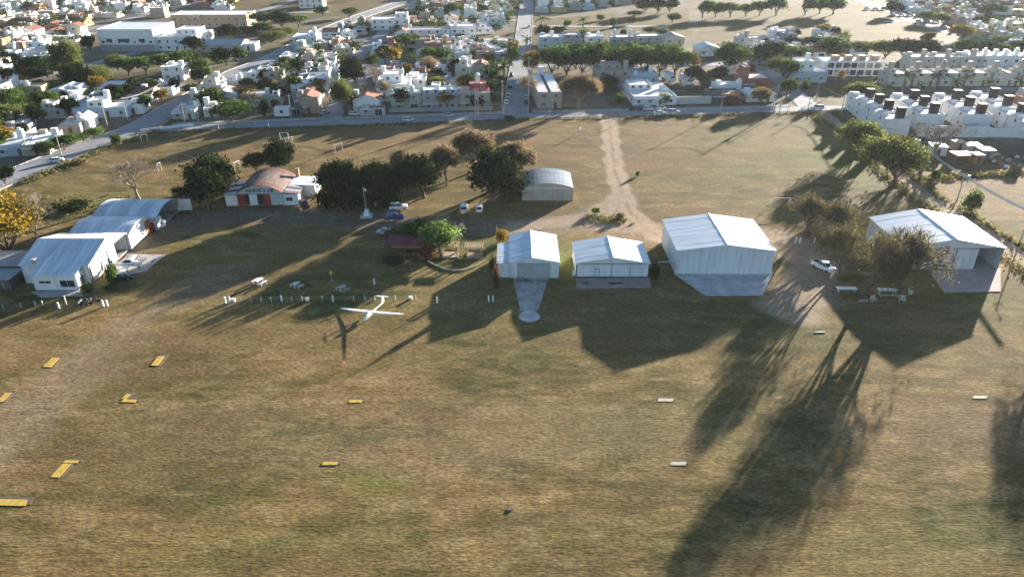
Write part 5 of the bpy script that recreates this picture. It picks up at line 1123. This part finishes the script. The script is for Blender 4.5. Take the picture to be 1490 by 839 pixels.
# shacks
TIN = mat('tin_patched', (.4, .4, .42), .6, .3, 1.2)
def shack(px, py, w_, d, h, lab, wm, rm, rz=0, open_=False):
    r = thing('shack', lab, 'shack', (*G(px, py), 0), R_(rz), 'tin shacks in the field')
    if open_:
        for x in (-w_ / 2 + .1, w_ / 2 - .1):
            for y in (.1, d - .1): MB().box(x - .06, y - .06, -.1, x + .06, y + .06, h).build('post', BARK, r)
    else: MB().box(-w_ / 2, 0, -.1, w_ / 2, d, h).build('wall', wm, r); opening(r, 0, -.01, .95, .8, 1.8, 0, 'door')
    n = 3
    for i in range(n): MB().prof([(-w_ / 2 - .2 + (w_ + .4) * i / n, h + .02), (-w_ / 2 - .25 + (w_ + .4) * (i + 1) / n, h + .02), (-w_ / 2 - .25 + (w_ + .4) * (i + 1) / n, h + .08), (-w_ / 2 - .2 + (w_ + .4) * i / n, h + .08)], -.3, d + .2).build('roof_sheet', rm, r)
shack(1365, 226, 4.2, 4, 2.6, 'small white shack under the bare brown tree', W['white'], TIN, -12); shack(1402, 237, 5, 3.6, 2.3, 'open tin awning on posts, left of the red shack', TIN, TIN, 4, True)
shack(1423, 238, 2.6, 3, 2.5, 'small red-walled shack with pale roof', W['terracotta'], ROOF['white'], 3); shack(1436, 231, 3.6, 3.4, 2.5, 'blue-grey tin shack right of the red one', W['grey'], TIN, 0); shack(1415, 224, 4, 3, 2.6, 'patchwork-roofed shack behind the open awning', W['dirty_white'], ROOF['silver'], -5); shack(1396, 219, 3, 3, 2.5, 'low pale-roofed shack rearmost of the group', W['tan'], ROOF['white'], 10)
for i in range(14):
    X, Y = G(1442 + i * 4.2, 222 + (i * 13) % 22); k = MB(); s_ = .4 + (i % 4) * .25; k.loft([[(-s_, -s_ * .6, -.1), (s_, -s_ * .5, -.1), (s_ * .8, s_ * .6, -.1), (-s_ * .7, s_ * .7, -.1)], [(-s_ * .6, -s_ * .3, s_ * .8), (s_ * .7, -s_ * .4, s_ * .6), (s_ * .4, s_ * .4, s_ * .9), (-s_ * .5, s_ * .3, s_ * .7)]])
    o = k.build('scrap_heap', [TIN, ROOF['white'], W['tan'], BARK][i % 4]); o.location = (X, Y, 0); tag(o, ['small grey', 'white', 'tan', 'brown'][i % 4] + ' scrap heap right of the shacks, ' + ordn(i + 1) + ' from the shacks', 'scrap', 'scrap heaps by the shacks')

# manual trees of the town
def tk_(lst, grp):
    for k_, x, y, w2, h2, lb in lst: tpx(k_, x, y, w2, h2, lb, grp)
def auto_lab(lst, look, place):
    lst = sorted(lst, key=lambda a: (a[1]));
    return [(*a, f'{look[a[0]]}, {ordn(i + 1)} from left {place}') for i, a in enumerate(lst)]
LOOK = dict(town='dark round tree', towngreen='green round tree', umbrella='flat-topped spreading tree', palm='palm tree', townyellow='yellowish round tree', bare='bare tree', twiggy='tan half-bare tree', tanbush='tan bushy tree', olivedense='olive green tree', dark='dark dense tree', green='green dense tree', lime='bright green tree', yellow='golden tree', feather='thin olive tree', bush='green shrub', darkbush='dark shrub', russet='reddish shrub')
def mass(lst, place, grp): tk_(auto_lab(lst, LOOK, place), grp)
mass([('olivedense', 105, 121, 36, 58), ('towngreen', 92, 116, 24, 36), ('town', 18, 99, 40, 22), ('town', 45, 106, 38, 24), ('towngreen', 76, 108, 40, 24), ('town', 52, 121, 38, 20), ('towngreen', 92, 138, 36, 22), ('dark', 120, 132, 50, 38), ('olivedense', 150, 127, 34, 30), ('town', 30, 110, 26, 16)], 'in the dark grove left of the long hedge-like row', 'dark grove at the left')
mass([('green', 12, 157, 40, 28), ('green', 32, 168, 38, 28), ('olivedense', 14, 184, 46, 32), ('town', 56, 158, 30, 22), ('towngreen', 53, 139, 38, 22), ('dark', 8, 268, 30, 28), ('green', 94, 218, 34, 24), ('green', 66, 226, 30, 24), ('lime', 122, 206, 22, 14), ('lime', 138, 201, 24, 16), ('palm', 143, 160, 26, 24)], 'among the houses left of the avenue', 'trees left of the avenue')
mass([('umbrella', 188, 110, 44, 28), ('umbrella', 214, 108, 42, 29), ('umbrella', 242, 104, 42, 29), ('umbrella', 268, 102, 44, 30), ('towngreen', 294, 110, 28, 24), ('town', 330, 95, 32, 26), ('towngreen', 347, 92, 24, 22), ('olivedense', 172, 103, 26, 22), ('bush', 316, 92, 20, 14)], 'in the long spreading row below the sports pitch', 'long tree row below the pitch')
mass([('town', 333, 62, 30, 26), ('town', 362, 54, 32, 16), ('umbrella', 391, 50, 36, 18), ('umbrella', 384, 40, 36, 22), ('town', 410, 41, 36, 22), ('umbrella', 435, 40, 30, 19), ('town', 132, 77, 20, 24), ('town', 284, 77, 30, 24), ('towngreen', 470, 24, 20, 14), ('olivedense', 395, 62, 40, 16), ('olivedense', 415, 54, 36, 14), ('town', 345, 30, 12, 8)], 'around the hall and school buildings', 'trees round the hall')
mass([('green', 338, 177, 58, 30), ('darkbush', 386, 168, 14, 22), ('russet', 268, 172, 16, 14), ('town', 290, 126, 28, 26), ('lime', 300, 120, 18, 22), ('towngreen', 286, 137, 30, 16), ('palm', 425, 120, 22, 26), ('tanbush', 393, 133, 26, 18), ('palm', 384, 134, 18, 20)], 'between avenue bend and brown pitched-roof house', 'trees of the front left quarter')
mass([('olivedense', 502, 164, 34, 46), ('dark', 512, 162, 20, 30), ('dark', 517, 122, 40, 38), ('bare', 545, 130, 36, 34), ('townyellow', 571, 101, 28, 32), ('town', 561, 92, 26, 26), ('towngreen', 541, 100, 22, 20), ('umbrella', 592, 74, 40, 26), ('palm', 583, 86, 20, 30), ('green', 638, 96, 38, 28), ('palm', 652, 100, 18, 26), ('olivedense', 632, 131, 36, 22), ('town', 671, 61, 16, 12), ('palm', 712, 130, 24, 40), ('palm', 733, 134, 28, 46), ('palm', 722, 126, 20, 34), ('town', 728, 132, 26, 22), ('towngreen', 744, 96, 24, 26), ('townyellow', 746, 84, 18, 22), ('bare', 528, 140, 22, 20)], 'between the side street and the main street', 'trees of the central quarter')
mass([('palm', 600, 46, 16, 15), ('palm', 612, 45, 16, 15), ('palm', 624, 44, 16, 15), ('palm', 636, 46, 16, 15), ('palm', 648, 47, 16, 14), ('town', 582, 28, 24, 14), ('towngreen', 612, 22, 28, 14), ('towngreen', 508, 26, 24, 14), ('town', 704, 22, 20, 14), ('olivedense', 660, 20, 24, 16)], 'behind the long white apartment row', 'trees behind the apartment row')
mass([('yellow', 771, 112, 28, 38), ('twiggy', 768, 150, 26, 38), ('tanbush', 842, 158, 52, 50), ('dark', 876, 134, 34, 24), ('bush', 901, 151, 18, 13), ('town', 791, 60, 22, 22), ('town', 812, 58, 22, 18), ('palm', 766, 78, 18, 24), ('bush', 966, 152, 18, 16), ('town', 1006, 123, 30, 26), ('towngreen', 1021, 125, 26, 20), ('town', 1047, 121, 30, 24), ('green', 1063, 105, 56, 40), ('townyellow', 1003, 108, 24, 30), ('town', 1104, 96, 34, 30), ('town', 1120, 90, 34, 28), ('green', 1142, 121, 40, 36), ('towngreen', 1143, 143, 28, 28), ('townyellow', 1105, 153, 30, 26), ('russet', 1064, 153, 26, 17), ('russet', 1093, 103, 16, 10), ('bush', 1170, 132, 14, 14), ('twiggy', 1216, 134, 26, 30), ('olivedense', 1246, 149, 46, 30), ('umbrella', 1150, 90, 46, 26)], 'between the main street and the right street junction', 'trees of the front right quarter')
mass([(['green', 'dark', 'green', 'green'][i % 4], 802 + i * 22.5, 112 - (i % 3), 42, 44 - (i % 3) * 3) for i in range(9)] + [('green', 812 + i * 26, 100, 38, 34) for i in range(7)], 'in the long dark tree row behind the chimneyed house', 'long dark row right of the main street')
mass([('umbrella', 1022, 26, 28, 24), ('umbrella', 1041, 25, 25, 21), ('umbrella', 1062, 25, 27, 21), ('umbrella', 1085, 24, 23, 17), ('umbrella', 1105, 23, 27, 20), ('towngreen', 1129, 23, 28, 27), ('towngreen', 1171, 22, 25, 24), ('umbrella', 1192, 20, 25, 21), ('umbrella', 1212, 21, 32, 24)], 'in the row standing in the golden field', 'row of trees in the golden field')
mass([('town', 1152, 56, 20, 14), ('townyellow', 1196, 52, 26, 16), ('town', 1212, 56, 16, 16), ('town', 1156, 70, 28, 16), ('town', 1180, 68, 24, 14), ('green', 1211, 84, 54, 28), ('olivedense', 1250, 80, 36, 20), ('olivedense', 1288, 84, 38, 24), ('dark', 1314, 85, 44, 28), ('dark', 1342, 84, 40, 26), ('tanbush', 1356, 64, 28, 16), ('yellow', 1399, 58, 34, 22), ('green', 1400, 82, 40, 24), ('dark', 1428, 82, 42, 22), ('green', 1455, 82, 42, 20), ('dark', 1482, 80, 42, 20), ('olivedense', 1470, 66, 40, 14), ('town', 1296, 22, 28, 18), ('olivedense', 1345, 32, 26, 16), ('olivedense', 1372, 36, 26, 16), ('towngreen', 1440, 24, 34, 18), ('palm', 1415, 22, 16, 16), ('umbrella', 1500, 74, 36, 16)], 'behind the terraces at the right', 'trees behind the right terraces')
mass([('palm', 1312, 134, 28, 32), ('palm', 1336, 140, 18, 20), ('palm', 1360, 130, 24, 26), ('palm', 1386, 140, 26, 28), ('palm', 1405, 124, 20, 22), ('palm', 1436, 138, 22, 24), ('palm', 1452, 122, 22, 22), ('palm', 1479, 138, 24, 24), ('palm', 1268, 130, 16, 18), ('palm', 1290, 140, 18, 18)], 'before the grey terraced duplexes', 'palms before the grey duplexes')
mass([('town', 938, 20, 24, 20), ('town', 957, 20, 26, 22), ('town', 974, 18, 22, 18), ('umbrella', 978, 33, 22, 14), ('umbrella', 915, 35, 18, 10), ('bush', 892, 40, 12, 12), ('palm', 848, 40, 20, 14), ('palm', 788, 40, 24, 16), ('bush', 826, 38, 12, 8), ('bush', 873, 30, 14, 8), ('umbrella', 922, 27, 20, 12), ('olivedense', 945, 50, 26, 12), ('bush', 907, 53, 14, 10), ('bush', 849, 58, 16, 14), ('olivedense', 963, 52, 22, 11), ('town', 860, 8, 16, 10), ('town', 890, 8, 18, 10)], 'on the dry ground right of the upper main street', 'trees on the dry ground')

# ------------------------------------------------------------------ the rest of the town: lots filled between the streets
QUART = [('left of the avenue', [(-80, 240), (30, 232), (120, 192), (235, 160), (300, 125), (330, 100), (330, 92), (140, 92), (130, 30), (240, 28), (260, 8), (330, 14), (350, -14), (-80, -14)]),
    ('in the central quarter', [(255, 180), (480, 173), (740, 165), (750, 120), (758, 60), (762, -14), (600, -14), (570, 20), (520, 36), (460, 60), (420, 84), (345, 112), (300, 142)]),
    ('right of the main street', [(772, 20), (770, -14), (1000, -14), (925, 6), (860, 14)]),
    ('by the right street', [(1120, 112), (1128, 92), (1060, 72), (1078, 62), (1235, 62), (1240, 84), (1160, 92)]),
    ('at the far right', [(1310, 12), (1300, -14), (1600, -14), (1600, 84), (1470, 74), (1400, 40), (1350, 24)]),
    ('right of the palms', [(1485, 160), (1485, 84), (1700, 84), (1700, 190), (1510, 180)])]
EXC = [[(120, 118), (120, 90), (300, 80), (355, 84), (350, 112), (300, 118)], [(125, 28), (400, 24), (410, 60), (330, 92), (130, 92)], [(690, 66), (690, 50), (752, 46), (752, 64)], [(395, 30), (560, -14), (600, -14), (440, 60)],
    [(0, 168), (0, 130), (60, 132), (60, 158)], [(75, 122), (75, 62), (125, 62), (125, 122)]]
roads = [PERIM, AVENUE, MAIN, SIDE, RIGHTST, TRACK, HIGHWAY]
def nearroad(x, y, w2):
    for r_ in roads:
        if dseg(np.float64(x), np.float64(y), r_) < w2 + 4.5: return True
    return any(dseg(np.float64(x), np.float64(y), [a, b_]) < w2 + 3.4 for a, b_ in CROSS)
HG_ = random.Random(11); lots = []
yy = 262
while yy < 640:
    st = 9.3 if yy < 400 else 10; xx = -470 + HG_.random() * 5
    while xx < 520:
        px, py = PX(xx, yy + 4)
        if -70 < px < 1580:
            for qi, (qn, poly) in enumerate(QUART):
                if inpoly(px, py, poly) and not any(inpoly(px, py, e_) for e_ in EXC):
                    lots.append((xx + HG_.uniform(-1, 1), yy + HG_.uniform(-1.5, 1.5), qi)); break
        xx += st
    yy += 11.5 if yy < 400 else 12.5
yy = 186
while yy < 262:
    for i in range(10):
        xx = -260 + i * 11; px, py = PX(xx, yy)
        if -70 < px and inpoly(px, py, QUART[0][1]) and not any(inpoly(px, py, e_) for e_ in EXC): lots.append((xx, yy, 0))
    yy += 13
def free(x, y, r_): return not any(hypot(x - a, y - b_) < r_ + c_ for a, b_, c_ in OCC)
WC = ['white'] * 9 + ['dirty_white'] * 3 + ['cream'] * 3 + ['beige'] * 2 + ['grey', 'pale_blue', 'pink', 'brick', 'terracotta', 'ochre', 'pale_green', 'tan']
RCS = ['white'] * 5 + ['grey'] * 3 + ['pink'] * 3 + ['silver'] * 2 + ['metal', 'brown', 'tile', 'tile']
CN = dict(dirty_white='off-white', pale_blue='pale blue', pale_green='pale green', brick='brick-red', ochre='ochre yellow', pink='dusty pink')
RN = dict(white='pale', grey='grey', pink='pinkish', silver='silver', metal='metal', brown='brown', tile='tiled')
acc = []; yards = []
for x, y, qi in lots:
    if nearroad(x, y + 4, 4.2) or not free(x, y + 4, 3.0): 
        if not nearroad(x, y + 4, 3): yards.append((x, y))
        continue
    if HG_.random() < .04: yards.append((x, y)); continue
    w_ = HG_.uniform(6.8, 9.3); d = HG_.uniform(6.5, 10.2); two = HG_.random() < .2; tile = HG_.random() < .08
    acc.append(dict(x=x, y=y, q=qi, w_=w_, d=d, two=two, tile=tile, wc=HG_.choice(WC), rc='tile' if tile else HG_.choice(RCS[:-2]), s=HG_.random(), rz=R_(HG_.uniform(0, 6)) + (pi / 2 * 0)))
MANUAL = sum(1 for o in bpy.data.objects if o.parent is None and o.get('category') == 'house')
acc.sort(key=lambda a: a['y']); NK = max(0, 298 - MANUAL)
near, far = acc[:NK], acc[NK:]
rows = {}
for a in near: rows.setdefault((a['q'], int((a['y'] - 180) // 14)), []).append(a)
rk = {}
for (q_, r_), L_ in sorted(rows.items()):
    rk[q_] = rk.get(q_, 0) + 1; L_.sort(key=lambda a: a['x'])
    for i, a in enumerate(L_): a['lab'] = f"{CN.get(a['wc'], a['wc'])} {'two-storey ' if a['two'] else ''}house, {RN[a['rc']]} roof, {ordn(i + 1)} from left in row {ordn(rk[q_])} {QUART[q_][0]}"
def mk_auto(a, isfar):
    g_ = random.Random(int(a['x'] * 13 + a['y'] * 7)); w_, d = a['w_'], a['d']; kw = {}
    if a['tile']: kw['gable'] = 'x' if g_.random() < .5 else 'y'
    else:
        if a['s'] < .45: x0 = g_.choice([-.95, -.5, -.1]); kw['up'] = (x0, x0 + g_.uniform(.8, 1.05), .1 + g_.random() * .3, .9, g_.uniform(1.4, 2.7))
    if g_.random() < .75: kw['tower'] = [(g_.uniform(-w_ / 2 + 1, w_ / 2 - 1), g_.uniform(1.5, d - 1.5), g_.uniform(.9, 2.0)) for _ in range(1 if g_.random() < .7 else 2)]
    kw['tankc'] = g_.choice([0, 0, 0, 3, 4])
    house(a['x'], a['y'], a['rz'], w_, d, (5.7 if a['two'] else g_.uniform(2.6, 3.3)), a['wc'], a['rc'], label=None if isfar else a['lab'], group=None if isfar else 'houses of the town, ' + QUART[a['q']][0], far=isfar, g=g_, carport=g_.random() < .4, yard=g_.choice([1.2, 1.6, 2]), **kw)
SUBP[0] = False
for a in near: mk_auto(a, False)
for a in far: mk_auto(a, True)
# distant town behind, one mass
for i in range(420):
    y = HG_.uniform(560, 900); x = HG_.uniform(-700, 800)
    px, py = PX(x, y)
    if 985 < px < 1290 and py > -30: continue
    if nearroad(x, y, 4) or not free(x, y, 4): continue
    a = dict(x=x, y=y, w_=HG_.uniform(8, 14), d=HG_.uniform(8, 12), two=HG_.random() < .3, tile=HG_.random() < .2, wc=HG_.choice(WC), rc=HG_.choice(RCS), s=HG_.random(), rz=.05); mk_auto(a, True)
if FAR:
    names = list(FAR); big_ = MB(); mm = []
    for i, n_ in enumerate(names): big_.join(FAR[n_], None, i); mm.append(bpy.data.materials[n_])
    tag(big_.build('distant_houses', mm), 'mass of distant pale flat-roofed houses filling the far town', 'houses', kind='stuff')
print('HOUSES', MANUAL, len(near), len(far), 'YARDS', len(yards))
# yard trees
NT = sum(1 for o in bpy.data.objects if o.parent is None and o.get('category') == 'tree')
spots = []
for a in acc:
    for _ in range(HG_.choice([0, 1, 1, 2])): spots.append((a['x'] + a['w_'] / 2 + .8, a['y'] + HG_.uniform(-2.5, 10), a['q']))
for x, y in yards:
    for _ in range(1): spots.append((x + HG_.uniform(-3, 3), y + HG_.uniform(-3, 3), 1 if x < 0 else 4))
spots = [s_ for s_ in spots if not nearroad(s_[0], s_[1], -3.0)]
spots.sort(key=lambda s_: s_[1]); keep = max(0, 296 - NT); rows = {}; tmass = []
for i, s_ in enumerate(spots):
    k_ = HG_.choice(['town', 'town', 'towngreen', 'towngreen', 'townyellow', 'twiggy', 'town', 'umbrella', 'palm' if i % 3 == 0 else 'town'])
    Rr = HG_.uniform(1.6, 4.0); H = Rr * HG_.uniform(1.7, 2.3)
    if k_ == 'palm': Rr = 2; H = HG_.uniform(5, 8)
    if i < keep: rows.setdefault((s_[2], int((s_[1] - 180) // 14)), []).append((s_[0], s_[1], k_, Rr, H))
    else: tmass.append((s_[0], s_[1], k_, Rr, H))
rk = {}; 
for (q_, r_), L_ in sorted(rows.items()):
    rk[q_] = rk.get(q_, 0) + 1; L_.sort()
    for i, (x, y, k_, Rr, H) in enumerate(L_): tree(k_, x, y, Rr, H, f'{LOOK[k_]} in a yard, {ordn(i + 1)} from left, row {ordn(rk[q_])} {QUART[q_][0]}', 'yard trees of the town')
for i in range(420): 
    y = HG_.uniform(540, 900); x = HG_.uniform(-700, 800); px, py = PX(x, y)
    if 985 < px < 1290 and py > -25: continue
    if free(x, y, 2) and not nearroad(x, y, 1): tmass.append((x, y, HG_.choice(['town', 'towngreen', 'olive']), HG_.uniform(2.5, 5), HG_.uniform(5, 9)))
g = np.random.RandomState(9); C_ = []; I_ = []
for x, y, k_, Rr, H in tmass:
    n = 170; u = g.normal(size=(n, 3)); u /= np.linalg.norm(u, axis=1, keepdims=True); u *= g.uniform(.55, 1, (n, 1)) * (1 + .25 * np.sin(u[:, :1] * 5 + x) * np.cos(u[:, 1:2] * 6)); u[:, 2] = np.abs(u[:, 2] * 1.1) - .15
    C_.append(np.stack([x + u[:, 0] * Rr, y + u[:, 1] * Rr, H * .35 + u[:, 2] * H * .6], 1)); I_ += list(g.choice([[0, 1], [2, 3], [4, 2]][int(x * 3) % 3], n))
if C_: tag(link('distant_trees', leafmesh('distant_trees', np.concatenate(C_), .42, [LF['dark'][0], LF['dark'][1], LF['green'][0], LF['green'][2], LF['olive'][0]], 8, mi=I_)), 'mass of distant dark trees scattered through the far town', 'trees', kind='stuff')

# ------------------------------------------------------------------ air
HZ = mat('haze_volume'); HZ.node_tree.nodes.clear(); t = HZ.node_tree
ov_ = t.nodes.new('ShaderNodeOutputMaterial'); pv = t.nodes.new('ShaderNodeVolumePrincipled'); pv.inputs['Color'].default_value = (.85, .92, 1, 1)
pv.inputs['Density'].default_value = .00004; pv.inputs['Anisotropy'].default_value = .35; t.links.new(pv.outputs[0], ov_.inputs['Volume'])
hz = MB().box(-7900, -7900, -1.2, 7900, 7900, 75).build('haze', HZ); hz['kind'] = 'stuff'
